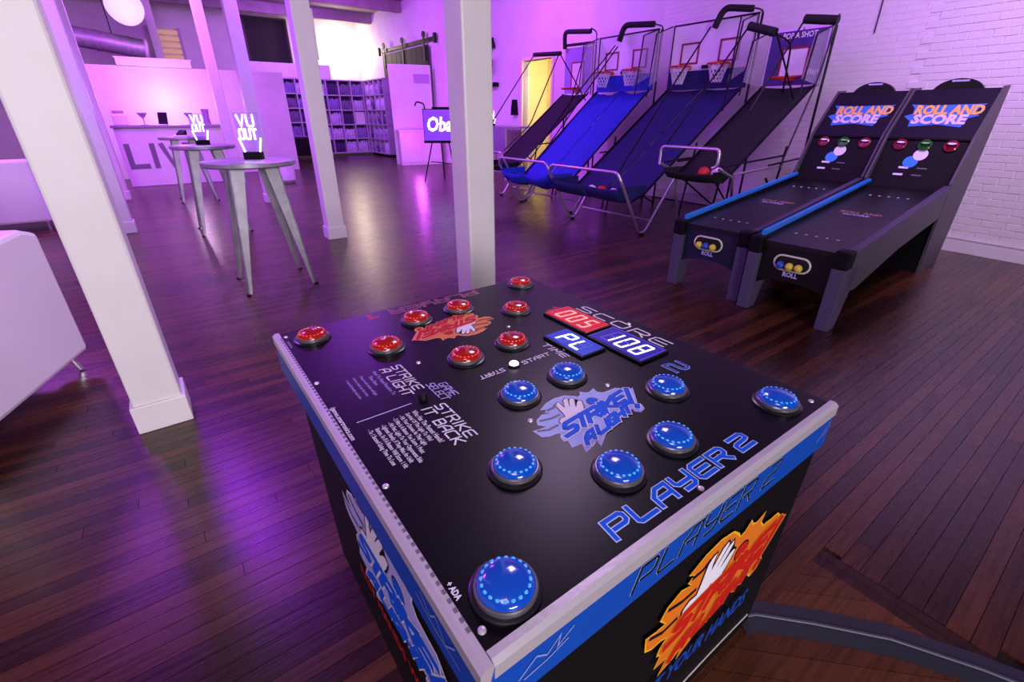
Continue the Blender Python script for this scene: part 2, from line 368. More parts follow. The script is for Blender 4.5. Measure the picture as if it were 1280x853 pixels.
# right wall: near brick stretch and the far stretch with the lit doorway
wr = struct(MB().box(7.215, 7.4, -4, 7.17, 0, 4.8), 'wall_right', BRICK, R(30))
me = None
for r in range(38):
    for c in range(8):
        if c*38+r >= 300: break
        if me is None:
            bm_ = MB().add([(-.005,.006,.004),(-.005,.204,.004),(-.005,.204,.068),(-.005,.006,.068),(.004,0,-.002),(.004,.21,-.002),(.004,.21,.074),(.004,0,.074)],
                           [(0,3,2,1),(0,1,5,4),(1,2,6,5),(2,3,7,6),(3,0,4,7)])
            b = bm_.build('brick', WHITE, wr); me = b.data
        else: b = link('brick', me, None, wr)
        b.location = (7.212+random.uniform(-.002, .001), 1.3+c*.212+(.106 if r % 2 else 0), .17+r*.0745)
struct(MB().box(7.19, 7.216, -4, 7.15, 0, .15).box(7.183, 7.216, -4, 7.15, .15, .17), 'baseboard_right', WHITE, R(30), bevel=.004)
struct(MB().box(7.93, 8.1, 6.3, 9.35, 0, 4.8).box(7.93, 8.1, 9.35, 10.45, 2.63, 4.8).box(7.93, 8.1, 10.45, 21.6, 0, 4.8), 'wall_right_rear', PLASTER)
struct(MB().box(7.905, 7.932, 6.4, 9.28, 0, .14).box(7.905, 7.932, 10.53, 21.3, 0, .14), 'baseboard_right_rear', WHITE)
YEL = mat('cream_door_paint', 'efe2b0', .5, noise=.05)
d1 = struct(MB().box(7.9, 8.13, 9.28, 9.35, 0, 2.7).box(7.9, 8.13, 10.45, 10.53, 0, 2.7).box(7.9, 8.13, 9.28, 10.53, 2.63, 2.7), 'door_1', YEL)
lf = MB().box(8.25, 9.05, 9.37, 9.41, .02, 2.2); lo = lf.build('door_leaf', YEL, d1)
MB().box(8.35, 8.95, 9.36, 9.372, .3, 1.0).box(8.35, 8.95, 9.36, 9.372, 1.15, 2.05).build('door_panel', YEL, lo)
struct(MB().box(9.5, 9.6, 8.6, 11.4, 0, 2.8).box(8.1, 9.6, 8.5, 8.6, 0, 2.8).box(8.1, 9.6, 11.4, 11.5, 0, 2.8).box(8.1, 9.6, 8.5, 11.5, 2.8, 2.9), 'wall_side_room', YEL)
struct(MB().box(-7, 3.85, 21.5, 21.7, 0, 4.8).box(3.85, 5.25, 21.5, 21.7, 0, 2.9).box(3.85, 5.25, 21.5, 21.7, 4.6, 4.8).box(5.25, 8.1, 21.5, 21.7, 0, 4.8), 'wall_back', PLASTER)
w1 = struct(MB().box(3.8, 5.3, 21.44, 21.5, 2.86, 2.92).box(3.8, 5.3, 21.44, 21.5, 4.56, 4.62).box(3.8, 3.86, 21.44, 21.5, 2.86, 4.62).box(5.24, 5.3, 21.44, 21.5, 2.86, 4.62), 'window_1', mat('dark_frame', '241a1a', .5))
MB().box(3.86, 5.24, 21.56, 21.58, 2.92, 4.56).build('pane', mat('night_glass', '161012', .7), w1)
struct(MB().box(-5.6, -5.4, -2, 21.6, 0, 4.8), 'wall_left', PLASTER)
CEIL = mat('ceiling_boards', '9a8790', .7, noise=.3, nscale=3, stretch=(1, 12, 1))
ce = struct(MB().box(-5.6, 8.1, -3.4, 21.7, 4.8, 4.95), 'ceiling', CEIL)
for i in range(7): MB().box(-5.4, 7.9, 3.6+i*2.7, 3.78+i*2.7, 4.5, 4.8).build('joist', CEIL, ce)

# ================================================================== COLUMNS
def column(a, d, label, side=.205, blk=.235, conduit=False):
    t = thing('timber_column', label, 'column', a, d, group='white timber columns')
    h = side/2; k = blk/2
    MB().box(-h, h, -h, h, .14, 4.8).build('shaft', WHITE, t, bevel=.012)
    MB().box(-k, k, -k, k, 0, .15).build('base_block', WHITE, t, bevel=.006)
    if conduit:
        MB().tube([(h+.006, -.02, 2.9), (h+.006, -.02, .3)], .006).build('cable', mat('grey_cable', '8d8490', .5), t)
        MB().box(h-.01, h+.03, -.06, .02, 2.02, 2.5).build('junction_cover', WHITE, t, bevel=.008)
    return t
column(-.29, 2.75, 'white timber column beside the white leather sofa')
column(1.7, 2.78, 'white timber column right behind the button game table')
column(1.71, 6.32, 'white timber column with a thin cable running down its side', conduit=True)
column(1.62, 9.85, 'white timber column rising behind the front bar table')
column(1.58, 13.35, 'slim white timber column at the end of the reception counter')
column(-.53, 8.3, 'white timber column with purple side before the reception counter')
column(-.62, 11.8, 'white timber column closest to the lettered reception counter')
column(.95, 18.4, 'white timber column standing behind the bright partition panel')

# ================================================================== BUTTON GAME TABLE
g = thing('button_game_table', 'black arcade button table with blue trim and glowing domes', 'arcade game', .168, .297)
GX, GY, GZ = 1.02, 1.225, .82
body = MB().add([(.03,.02,0),(.985,.02,0),(.985,1.03,0),(.03,1.03,0),(.02,.005,.72),(1.0,.005,.72),(1.0,1.1,.72),(.02,1.1,.72)],
                [(0,3,2,1),(4,5,6,7),(0,1,5,4),(1,2,6,5),(2,3,7,6),(3,0,4,7)]).build('body', MATTE, g)
mb = MB().tube([(.05,.018,.03),(.3,.017,.036),(.5,.016,.05),(.62,.015,.07),(.74,.015,.075),(.86,.016,.07),(.96,.017,.062)], .0022, 6)
mb.build('scuffed_edge', mat('scuff', 'b9b4ae', .7), body)
MB().box(0, GX, 0, GY, .70, .806).build('trim_band', BLUE, g)
MB().box(.008, GX-.002, .008, GY-.002, .80, GZ).build('top_panel', GTOP, g)
mb = MB()
for poly in ([(-.003,.792),(.012,.792),(.0185,.8205),(.017,.8245),(.005,.8245),(-.003,.818)],):
    mb.prism([(p[0], p[1]) for p in poly], 'y', -.003, GY)
al = mb.build('edge_molding', ALU, g)
MB().prism([(p[0], p[1]) for p in ((-.003,.792),(.012,.792),(.0185,.8205),(.017,.8245),(.005,.8245),(-.003,.818))], 'x', .0187, GX+.002).build('edge_molding', ALU, g)
mb = MB()
for i in range(66): mb.box(.011, .0165, .05+i*.0172, .058+i*.0172, .824, .8252)
mb.build('molding_marks', mat('dark_grey_mark', '6a6470', .5), al)
RING = mat('button_ring', '17161b', .3); RIMC = mat('button_collar', '75727a', .3, .6)
DB = mat('dome_blue', '083c9c', .14, emit='0c50d0', es=.25, coat=.4); DR = mat('dome_red', '98160d', .14, emit='b81a0a', es=.12, coat=.4)
LB = mat('led_blue', '3f9cf0', .3, emit='3fa0f4', es=.55); LR = mat('led_red', 'e84a34', .3, emit='f05038', es=.3)
def button(red):
    t = bpy.data.objects.new('dome_button', None)
    ring = MB().lathe([(.055,0),(.055,.004),(.05,.006),(.047,.006),(.047,0)], 32).build('button_base', RING, None, 40)
    col = MB().lathe([(.048,.004),(.048,.013),(.046,.015),(.043,.015),(.043,.004)], 32).build('button_collar', RIMC, None, 40)
    pr = [(.0455,.012)] + [(.0445*math.cos(R(x)), .0145+.018*math.sin(R(x))) for x in range(0, 90, 10)] + [(.0012, .0325)]
    dome = MB().lathe(pr, 32).build('dome', DR if red else DB, None, 60)
    lm = MB()
    for k in range(20):
        an = 2*math.pi*k/20; rr = .0355; z = .0145+.018*math.sqrt(max(0, 1-(rr/.0445)**2))-.0009
        lm.lathe([(.0034,0),(.0032,.0012),(.0012,.0016)], 8, (rr*math.cos(an), rr*math.sin(an), z))
    led = lm.build('led_ring', LR if red else LB)
    return [ring, col, dome, led]
BLUEP = [(.42,.48),(.58,.483),(.742,.285),(.58,.149),(.907,.09),(.414,.149),(.255,.275),(.091,.075)]
REDP = [(.415,.73),(.581,.732),(.747,.938),(.588,1.07),(.928,1.153),(.42,1.066),(.257,.928),(.096,1.13)]
for red, pos in ((False, BLUEP), (True, REDP)):
    parts = button(red)
    for i, (x, y) in enumerate(pos):
        ps = parts if i == 0 else [p.copy() for p in parts]
        if i:
            for p in ps: C.objects.link(p)
        ps[0].parent = g; ps[0].location = (x, y, GZ)
        ps[0]['label'] = ('red' if red else 'blue') + ' light-up dome button'
        for p in ps[1:]: p.parent = ps[0]; p.location = (0, 0, 0)
st = MB().lathe([(.017,0),(.017,.004),(.0145,.006)], 24).build('start_button_base', RING, g, 40); st.location = (.503, .617, GZ)
MB().lathe([(.0135,.004),(.013,.009),(.009,.0125),(.002,.0135)], 24).build('start_button', mat('lit_white', 'ffffff', .3, emit='ffffff', es=4), st, 60)
sl = MB().lathe([(.011,0),(.011,.01),(.008,.014),(.002,.015)], 16).build('select_button', MATTE, g, 40); sl.location = (.222, .612, GZ)
SCREWS = [(.03,.045),(.506,.028),(.637,.39),(.38,.386),(.294,.789),(.03,.381),(.03,.843),(.03,1.188),(.985,.045),(.644,.84),(.985,.622),(.685,.608)]
sm = MB().lathe([(.0065,0),(.0055,.003),(.002,.0042)], 12).build('screw', ALU, g, 50)
for i, (x, y) in enumerate(SCREWS):
    s_ = sm if i == 0 else sm.copy()
    if i: C.objects.link(s_)
    s_.location = (x, y, GZ)
# displays: seven-segment read-outs, digits read along -y with their tops towards +x
SEG = {'0': 'abcdef', '1': 'bc', '5': 'acdfg', '8': 'abcdefg', 'P': 'abefg', 'L': 'def'}
SP = {'a': [(.12,1),(.88,1)], 'b': [(1,.93),(1,.56)], 'c': [(1,.44),(1,.07)], 'd': [(.12,0),(.88,0)], 'e': [(0,.44),(0,.07)], 'f': [(0,.93),(0,.56)], 'g': [(.14,.5),(.86,.5)]}
def display(x0, x1, y0, y1, chars, pan, seg, off):
    bz = MB().box(x0, x1, y0, y1, GZ, GZ+.009).build('display_bezel', BLACK, g, bevel=.002)
    MB().box(x0+.008, x1-.008, y0+.008, y1-.008, GZ+.006, GZ+.0105).build('display_panel', pan, bz)
    n = len(chars); W = y1-y0-.05; h = (x1-x0)*.58; fr = frame((x0+(x1-x0)*.2, y1-.025, GZ+.0108), (0, -1, 0), (1, 0, 0))
    cw = W/n; a = MB(); b = MB()
    for i, ch in enumerate(chars):
        for k in SP:
            on = k in SEG[ch]
            pl = [(i*cw+.012+p[0]*(cw-.026)+p[1]*h*.1, p[1]*h) for p in SP[k]]
            ribbon(a if on else b, pl, .0085, fr(.0004))
    a.build('lit_segments', seg, bz)
    if b.v: b.build('dark_segments', off, bz)
    f2 = MB()
    for p, q in (((x0+.006,y0+.006),(x1-.006,y0+.01)), ((x0+.006,y1-.01),(x1-.006,y1-.006)), ((x1-.011,y0+.006),(x1-.006,y1-.006))):
        f2.box(p[0], q[0], p[1], q[1], GZ+.009, GZ+.0112)
    f2.build('display_border', off, bz)
display(.80, .915, .637, .85, '005', mat('red_panel', 'a01010', .25, emit='d01a10', es=.55), mat('red_seg', 'ff9a80', .3, emit='ffa080', es=1.0), mat('red_off', 'b03020', .3, emit='e0341c', es=.5))
display(.79, .915, .41, .627, '108', mat('blue_panel', '1c1470', .25, emit='2a22b0', es=.5), mat('blue_seg', 'dfe6ff', .3, emit='cfdcff', es=1.6), mat('blue_off', '3a2aa0', .3, emit='5044c8', es=.45))
display(.68, .778, .53, .705, 'PL', mat('blue_panel2', '0a2a90', .25, emit='1238c8', es=.6), mat('blue_seg2', 'e8f4ff', .3, emit='d4ecff', es=2.2), mat('blue_off2', '123aa0', .3, emit='1844c0', es=.5))
def top(x, y, deg): return frame((x, y, GZ), (math.cos(R(deg)), math.sin(R(deg)), 0), (-math.sin(R(deg)), math.cos(R(deg)), 0))
techno('lettering_player', 'PLAYER', top(.292, .042, 0), .036, .352, .008, PRC, g, BLUEL, .0125, .1)
techno('lettering_number', '2', top(.672, .042, 0), .036, .054, .008, PRC, g, BLUEL, .0125, .1)
techno('lettering_player', 'PLAYER', top(.735, 1.208, 180), .038, .36, .0075, mat('print_dim_red', '7a2a3a', .4), g, mat('print_pink', 'c88ab0', .4), .0115, .1)
techno('lettering_number', '1', top(.315, 1.205, 180), .036, .03, .0075, PRR, g, mat('print_pink', 'c88ab0', .4), .0115, .1)
techno('lettering_score', 'SCORE', top(.936, .825, -90), .04, .385, .0065, PRW, g, slant=.1)
techno('lettering_time', 'TIME', top(.646, .672, -90), .02, .105, .0042, PRW, g, slant=.15)
techno('lettering_number', '1', top(.84, .878, -90), .05, .022, .007, PRR, g, mat('print_pink', 'c88ab0', .4), .011, .1)
techno('lettering_number', '2', top(.84, .37, -90), .052, .05, .0075, BLUE, g, BLUEL, .011, .1)
techno('lettering_start', 'START', top(.53, .606, 0), .016, .1, .0032, PRW, g, slant=.15)
techno('lettering_start', 'START', top(.468, .622, 180), .016, .08, .0032, PRW, g, slant=.15)
techno('lettering_game', 'GAME', top(.284, .652, -90), .02, .072, .003, PRL, g, slant=.15)
techno('lettering_select', 'SELECT', top(.257, .668, -90), .02, .092, .003, PRL, g, slant=.15)
techno('lettering_strike', 'STRIKE', top(.222, .812, -90), .024, .155, .0042, PRW, g, slant=.15)
techno('lettering_light', 'A LIGHT', top(.189, .812, -90), .024, .165, .0042, PRW, g, slant=.15)
techno('lettering_strike', 'STRIKE', top(.23, .568, -90), .024, .155, .0042, PRW, g, slant=.15)
techno('lettering_back', 'IT BACK', top(.197, .572, -90), .024, .165, .0042, PRW, g, slant=.15)
for i, (ln, sz) in enumerate((('Head To Head Reaction To', .0155), ('Time Race', .0155), ('- Press as each dome will light', .012), ('- first to reach ten hits wins', .012), ('- 1 second penalty each miss', .012))):
    text('rules_line', ln, sz, PRL, g, top(.168-i*.0185, .815-(.02 if i == 1 else 0), -90), xs=.82)
for i, (ln, sz) in enumerate((('Who Has The Fastest Hands?', .0175), ('Survival Of The Light To Win!', .015), ('- Hit Your Domes As They Light', .0145), ('- 2 Hits Is A Bonus You Score 1 Point', .0145), ('- Hit Fast, Light To Your Opponents Side', .0145), ('- Lightest Steady, if They Miss An Unlit', .0145), ('  Button, So If A Button Will Score 1 Hit', .0145), ('- To 1 Second Going Time To Lose', .0145))):
    text('rules_line', ln, sz, PRW, g, top(.174-i*.0158, .578-(.01 if i > 3 else 0), -90), xs=.68, bold=.0003)
MB().box(.055, .19, .6105, .6125, GZ, GZ+.0008).build('divider_line', PRL, g)
text('web_address', '/games.smartronics.com', 0.0165, PRW, g, top(.0235, .705, -90), xs=.95, bold=.0004)
text('maker_mark', '+ ADA', .014, PRW, g, top(.0235, .135, -90), xs=.8, bold=.0006)
text('maker_mark', 'smartronics', .014, PRL, g, top(.0235, 1.15, -90), xs=.8)
def lf(o, ux, uy, k=1):
    return frame(o, tuple(k*c for c in ux), tuple(k*c for c in uy))
NAVY = mat('print_navy', '12306a', .4)
logo(g, lf((.348, .235, GZ), (1, 0, 0), (0, 1, 0)), mat('flame_blue', 'a2b4ec', .5, spec=.15), PRL, PRC, PRW, PRC, PRB)
logo(g, lf((.655, 1.035, GZ), (-.95, 0, 0), (0, -.95, 0)), PRO, mat('flame_edge', 'f0a070', .4), PRR, mat('letter_edge_pink', 'f2a08a', .4), PRR, PRB)
logo(g, lf((.35, .001, .325), (1, 0, 0), (0, 0, 1), 1.75), PRO, PRY, PRR, PRO, PRR, PRB)
logo(g, lf((.0185, .765, .31), (0, -1, 0), (0, 0, 1), 1.95), PRL, PRW, PRC, PRW, PRC, PRB)
text('side_slogan', 'TEST YOUR HANDS', .075, BLUE, g, frame((.36, .004, .24), (1, .0, -.0), (.25, 0, 1)), xs=.72, bold=.002)
text('side_slogan', 'FAST HANDS WIN', .06, PRR, g, frame((.022, .72, .235), (0, -1, 0), (0, 0, 1)), xs=.9, bold=.001)
techno('trim_lettering', 'PLAYER', frame((.295, 0, .728), (1, 0, 0), (0, 0, 1)), .052, .37, .006, PRB, g, BLUEL, .0076, .35)
techno('trim_lettering', '2', frame((.71, 0, .728), (1, 0, 0), (0, 0, 1)), .052, .055, .006, PRB, g, BLUEL, .0076, .35)
fm = frame((.06, 0, .715), (1, 0, 0), (0, 0, 1))
for pl in ([(.0,.02),(.03,.05),(.05,.03),(.075,.06),(.07,.03),(.1,.055)], [(.01,.01),(.05,.015),(.09,.03)], [(.93,.02),(.95,.05),(.945,.065)], [(.9,.015),(.925,.035),(.93,.055)]): m_ = MB(); ribbon(m_, [(p[0], p[1]*.8+.01) for p in pl], .0035, fm(.001)); m_.build('trim_emblem', mat('print_faint', '7f92d0', .4), g)
fm = frame((0, .2, .715), (0, -1, 0), (0, 0, 1))
for pl in ([(.02,.06),(.05,.03),(.07,.06),(.1,.02),(.13,.06)], [(.0,.03),(.06,.015),(.14,.02)], [(-.98,.07),(-.95,.04),(-.93,.06)]): m_ = MB(); ribbon(m_, [(p[0], p[1]*.8+.01) for p in pl], .0035, fm(.001)); m_.build('trim_emblem', mat('print_faint', '7f92d0', .4), g)

# taped cable on the floor
tp = thing('taped_floor_cable', 'flat dark tape strip over a cable beside the game table', 'cable', 0, 0)
pts = [(.72,.945),(.78,.955),(.95,.925),(1.156,.877),(1.358,.79),(1.6,.66),(1.9,.48)]
inv = lambda p: (p[0]*CA+p[1]*SA, -p[0]*SA+p[1]*CA)
q = [inv(p) for p in pts]; mb = MB(); LR_ = []
for i, p in enumerate(q):
    t = Vector(q[min(i+1, len(q)-1)])-Vector(q[max(i-1, 0)]); t.normalize(); n = Vector((-t.y, t.x)); LR_.append((Vector(p)+n*.055, Vector(p)+n*.012, Vector(p)-n*.012, Vector(p)-n*.055))
for i in range(len(q)-1):
    a, b = LR_[i], LR_[i+1]; zz = (.001, .009, .009, .001)
    for k in range(3): mb.poly([(a[k].x,a[k].y,zz[k]),(b[k].x,b[k].y,zz[k]),(b[k+1].x,b[k+1].y,zz[k+1]),(a[k+1].x,a[k+1].y,zz[k+1])])
mb.build('tape', mat('gaffer_tape', '20232f', .55, bump=.3, bscale=25), tp, 40)
MB().tube([(p[0], p[1]-.004, .0085) for p in q], .006, 8).build('cable', mat('cable_grey', '454858', .45), tp, 60)

# ================================================================== BALL ROLLING MACHINES
SPK = mat('sparkle_grey', '4c4460', .5, noise=.35, nscale=140); LANE = mat('lane_black', '0d0b13', .4, noise=.15, nscale=40)
SIDE = mat('side_grey_laminate', '4a464e', .5, noise=.12, nscale=60); RAILB = mat('rail_blue', '1a6cc8', .35, emit='1a6cc8', es=.15)
NAVP = mat('front_navy', '101634', .45)
def lane_z(y): return .575 + (y-.06)*.098
def roller(a, d, label, bluefront):
    t = thing('ball_rolling_machine', label, 'arcade game', a, d, rot=-87.5, group='ball rolling machines')
    for s in (-1, 1):
        x0, x1 = sorted((s*.35, s*.255))
        lg = MB().add([(x0,.0,0),(x1,.0,0),(x1,.12,0),(x0,.12,0),(x0,.0,.47),(x1,.0,.47),(x1,.3,.47),(x0,.3,.47)], [(0,3,2,1),(4,5,6,7),(0,1,5,4),(1,2,6,5),(2,3,7,6),(3,0,4,7)]).build('leg', SPK, t, bevel=.006)
        MB().box(x0-.004, x1+.004, -.012, .1, .47, .6).build('corner_cap', MATTE, t, bevel=.012)
        xo = (.352 if s > 0 else -.352); xi = (.30 if s > 0 else -.30); x0, x1 = sorted((xo, xi))
        rl = MB().prism([(.1,.6),(2.26,.855),(2.26,.79),(.1,.53)], 'x', x0, x1).build('side_rail', SPK if s > 0 else LANE, t, bevel=.006)
        xo = (.35 if s > 0 else -.35); xi = (.325 if s > 0 else -.325); x0, x1 = sorted((xo, xi))
        MB().prism([(.1,.58),(2.26,.83),(2.28,.56),(1.2,.44),(.3,.27),(.1,.3)], 'x', x0, x1).build('side_panel', SIDE, t)
    MB().prism([(.06,.64),(2.2,.868),(2.2,.84),(.06,.6)], 'x', -.303, -.268).build('light_rail', RAILB, t, bevel=.004)['label'] = 'bright blue light rail'
    MB().prism([(.03,.575),(2.35,.80),(2.35,.77),(.03,.54)], 'x', -.32, .32).build('lane', LANE, t)
    mb = MB().prism([(-.27,.2),(-.27,.545),(.27,.545),(.27,.2)] + [(.27*math.cos(R(x)), .2+.085*math.sin(R(x))) for x in range(15, 180, 15)], 'y', .045, .06)
    fp = mb.build('front_panel', NAVP if bluefront else BLACK, t)
    ov = lambda w, h, n=7: arc((w, 0), h, -90, 90, n) + arc((-w, 0), h, 90, 270, n)
    MB().prism([(-.02+p[0], .43+p[1]) for p in ov(.075, .052)], 'y', .036, .0475).build('return_slot', mat('slot_dark', '020203', .8), fp)
    MB().tube([(-.02+p[0], .036, .43+p[1]) for p in ov(.075, .055)], .008, 8, True).build('slot_ring', mat('ring_white', 'd8d4c4', .35), fp, 60)
    text('front_logo', 'ROLL', .05, PRL, fp, frame((-.07, .044, .325), (1, 0, 0), (0, 0, 1)), xs=.9, bold=.002)
    for yy in (.32, 1.86):
        dm = MB()
        for k in range(5):
            x = -.15+k*.075; dm.prism([(x-.012, yy), (x, yy+.03), (x+.012, yy), (x, yy-.012)], 'z', lane_z(yy)+.001, lane_z(yy)+.0035)
        dm.build('lane_arrows', PRW, t)['kind'] = 'stuff'
    sl = math.atan(.098)
    fr = frame((-.14, 1.12, lane_z(1.12)+.003), (1, 0, 0), (0, math.cos(sl), math.sin(sl)))
    text('lane_lettering', 'ROLL AND', .085, mat('print_tan', 'b0866a', .5), t, fr, xs=.75, bold=.002)
    fr = frame((-.1, 1.05, lane_z(1.05)+.003), (1, 0, 0), (0, math.cos(sl), math.sin(sl)))
    text('lane_lettering', 'SCORE', .07, PRL, t, fr, xs=.95, bold=.002)
    prof = [(2.3,0),(2.25,.87),(2.5,1.27),(2.93,1.70),(3.12,1.71),(2.98,0)]
    for s in (-1, 1):
        x0, x1 = sorted((s*.352, s*.33)); MB().prism(prof, 'x', x0, x1).build('cabinet_side', SIDE, t)
    MB().box(-.33, .33, 2.95, 2.98, 0, 1.6).build('cabinet_back', MATTE, t)
    MB().box(-.33, .33, 2.31, 2.33, .0, .78).build('cabinet_front', MATTE, t)
    tb = MB().prism([(2.3,.79),(2.53,1.25),(2.56,1.24),(2.33,.78)], 'x', -.33, .33).build('target_board', MATTE, t)
    u = Vector((0, .23, .46)).normalized()
    def on(x, k, base=(2.3, .79), uu=u): return frame((x, base[0]+uu.y*k, base[1]+uu.z*k), (1, 0, 0), tuple(uu))
    for x, col in ((-.2, 'cup_red'), (.0, 'cup_green'), (.2, 'cup_red')):
        fr = on(x, .435); c = mat(col, '901830' if 'red' in col else '206a20', .2, alpha=1, coat=.4)
        q = Matrix.Rotation(-math.atan2(.23, .46), 4, 'X')
        me = MB().lathe([(.05,.0),(.055,.012),(.042,.02),(.042,.0)], 20).build('scoring_cup', c, tb, 40)
        me.location = fr(.004)((0, 0)); me.rotation_euler = (R(90)-math.atan2(.23, .46), 0, 0)
        MB().poly([fr(.022)((p[0]*.035, .02+p[1]*.01)) for p in arc((0, 0), 1, 0, 345, 11)]).build('cup_label', PRW if 'red' in col else mat('pale_green', '6fc060', .4), tb)
    for (x, k, r, m) in ((.0, .345, .058, PRW), (-.055, .27, .06, mat('target_blue', '2a8ae0', .35))):
        fr = on(x, k); MB().poly([fr(.003 if r < .059 else .002)(p) for p in arc((0, 0), r, 0, 350, 27)]).build('target_disc', m, tb)
    for k, xs in ((.2, (-.13, -.05, .02, .1)), (.13, (-.15, -.07, .0, .08))):
        fr = on(0, k); mm = MB().poly([fr(.002)(p) for p in ((xs[0], 0), (xs[1], 0), (xs[1], .02), (xs[0], .02))]); mm.build('instruction_strip', PRW, tb)
        MB().poly([fr(.002)(p) for p in ((xs[2], .004), (xs[3], .004), (xs[3], .016), (xs[2], .016))]).build('instruction_strip', mat('dim_print', '6a5a6a', .5), tb)
    v = Vector((0, .41, .435)).normalized()
    mq = MB().prism([(2.52,1.25),(2.93,1.685),(2.97,1.66),(2.56,1.22)], 'x', -.33, .33).build('marquee', mat('marquee_plum', '181024', .45, spec=.25), t)
    MB().prism([(2.505,1.235),(2.54,1.27),(2.545,1.262),(2.51,1.227)], 'x', -.33, .33).build('marquee_ledge', BLACK, mq)
    def mf(x, k): return frame((x, 2.52+v.y*k, 1.25+v.z*k), (1, 0, 0), tuple(v))
    fr = mf(0, 0); GOLD = mat('print_gold', 'e0b060', .4); LOGB = mat('print_logo_blue', '3d6fc8', .4)
    for pts in ([(-.29,.41),(-.1,.395),(.29,.41),(.25,.36),(.235,.30),(.28,.27),(.21,.24),(.19,.13),(0,.16),(-.22,.13),(-.23,.2),(-.3,.26),(-.24,.29),(-.25,.36)],):
        MB().poly([fr(.002)(p) for p in pts]).build('marquee_emblem', LOGB, mq)
    text('marquee_lettering', 'ROLL AND', .15, GOLD, mq, mf(-.235, .285), xs=.72, bold=.008, lift=.006)
    text('marquee_lettering', 'SCORE', .15, mat('print_lilac', 'd8c6ec', .4), mq, mf(-.215, .17), xs=.9, bold=.008, lift=.006)
    hd = arc((0, 0), .2, 20, 160, 12); hd = [(p[0]*1.05, 1.7-.065+p[1]*.72) for p in hd]
    ho = MB().prism(hd, 'y', 2.95, 3.0).build('carry_handle', BLACK, t)
    MB().prism([(p[0]*1.0, 1.757+p[1]) for p in arc((.06, 0), .008, -90, 90, 5)+arc((-.06, 0), .008, 90, 270, 5)], 'y', 2.946, 3.004).build('handle_slot', PRL, ho)
    return t
def place_roller(fr_corner, label, bluefront):      # given the world position of the right front foot
    dx, dy = .6225*.35, -.7826*.35
    p = (fr_corner[0]-dx, fr_corner[1]-dy); a, d = p[0]*CA+p[1]*SA, -p[0]*SA+p[1]*CA
    return roller(a, d, label, bluefront)
ra = place_roller((2.332, 3.115), 'black ball rolling machine beside the bare white brick wall', False)
rb = place_roller((1.93, 3.735), 'black ball rolling machine with blue tinted front beside the basketball machines', True)
BY = mat('ball_yellow', 'd8c840', .35); BB = mat('ball_blue', '2450b0', .35)
def sphere(r, n=14): return MB().lathe([(r*math.sin(R(x)) if 0 < x < 180 else r*.03, -r*math.cos(R(x))) for x in range(0, 181, 15)], n)
sph = {}
def ball(name, key, r, m, pos, label, cat, group):
    if key not in sph:
        o = sphere(r).build(name, m, None, 80); sph[key] = o
    else: o = sph[key].copy(); C.objects.link(o)
    o.location = pos; return tag(o, label, cat, group)
for root, cols, nm in ((ra, 'byy', 'bare brick wall'), (rb, 'yby', 'basketball machines')):
    M_ = Matrix.Translation(root.location) @ Matrix.Rotation(root.rotation_euler.z, 4, 'Z')
    for k, c in enumerate(cols):
        ball('rolling_ball', 'r'+c, .03, BY if c == 'y' else BB, M_ @ Vector((-.09+k*.065, .012, .412)),
             ('yellow' if c == 'y' else 'blue') + (' ball in the middle' if k == 1 else ' ball at the %s end' % ('left' if k == 0 else 'right')) + ' of the return slot, machine beside the ' + nm, 'ball', 'rolling balls in the slot by the ' + nm)

# ================================================================== BASKETBALL MACHINES
FOAM = mat('black_foam', '0b090f', .8, bump=.4, bscale=40); ROD = mat('dark_tube', '1a1522', .4, .5)
FABN = mat('navy_fabric', '13155e', .8, noise=.3, nscale=6); FABB = mat('blue_mesh_fabric', '1a36c4', .75, noise=.35, nscale=70); FABK = mat('black_fabric', '0c0a14', .85, noise=.2, nscale=10)
BOARDW = mat('board_white', 'e8deee', .35, noise=.2, nscale=2); BOARDP = mat('board_purple', '3c2a78', .35, noise=.2, nscale=3)
RIM = mat('rim_red', 'c8321e', .4); NET = mat('net_white', 'd8d0de', .7); FRMR = mat('frame_red', '8a1c30', .45)
FILM = mat('clear_film', 'c0b0d0', .3, alpha=.28)
def hoop(t, x, y, z, r=.145, nm=None):
    h = MB().tube([(x+r*math.cos(R(k)), y-r-.06+r*math.sin(R(k)), z) for k in range(0, 360, 18)], .012, 6, True).build('rim', RIM, t, 60)
    MB().box(x-.06, x+.06, y-.08, y, z-.03, z+.02).build('rim_bracket', RIM, h)
    if nm is False: return
    nb = MB(); n = 12; lv = 5
    P = lambda k, l: (x+(r-.075*(l/lv)**.7)*math.cos(2*math.pi*k/n), y-r-.06+(r-.075*(l/lv)**.7)*math.sin(2*math.pi*k/n), z-.23*l/lv)
    for k in range(n):
        nb.tube([P(k+(l*.5), l) for l in range(lv+1)], .006, 4); nb.tube([P(k-(l*.5), l) for l in range(lv+1)], .006, 4)
    nb.build('net', nm or NET, h)
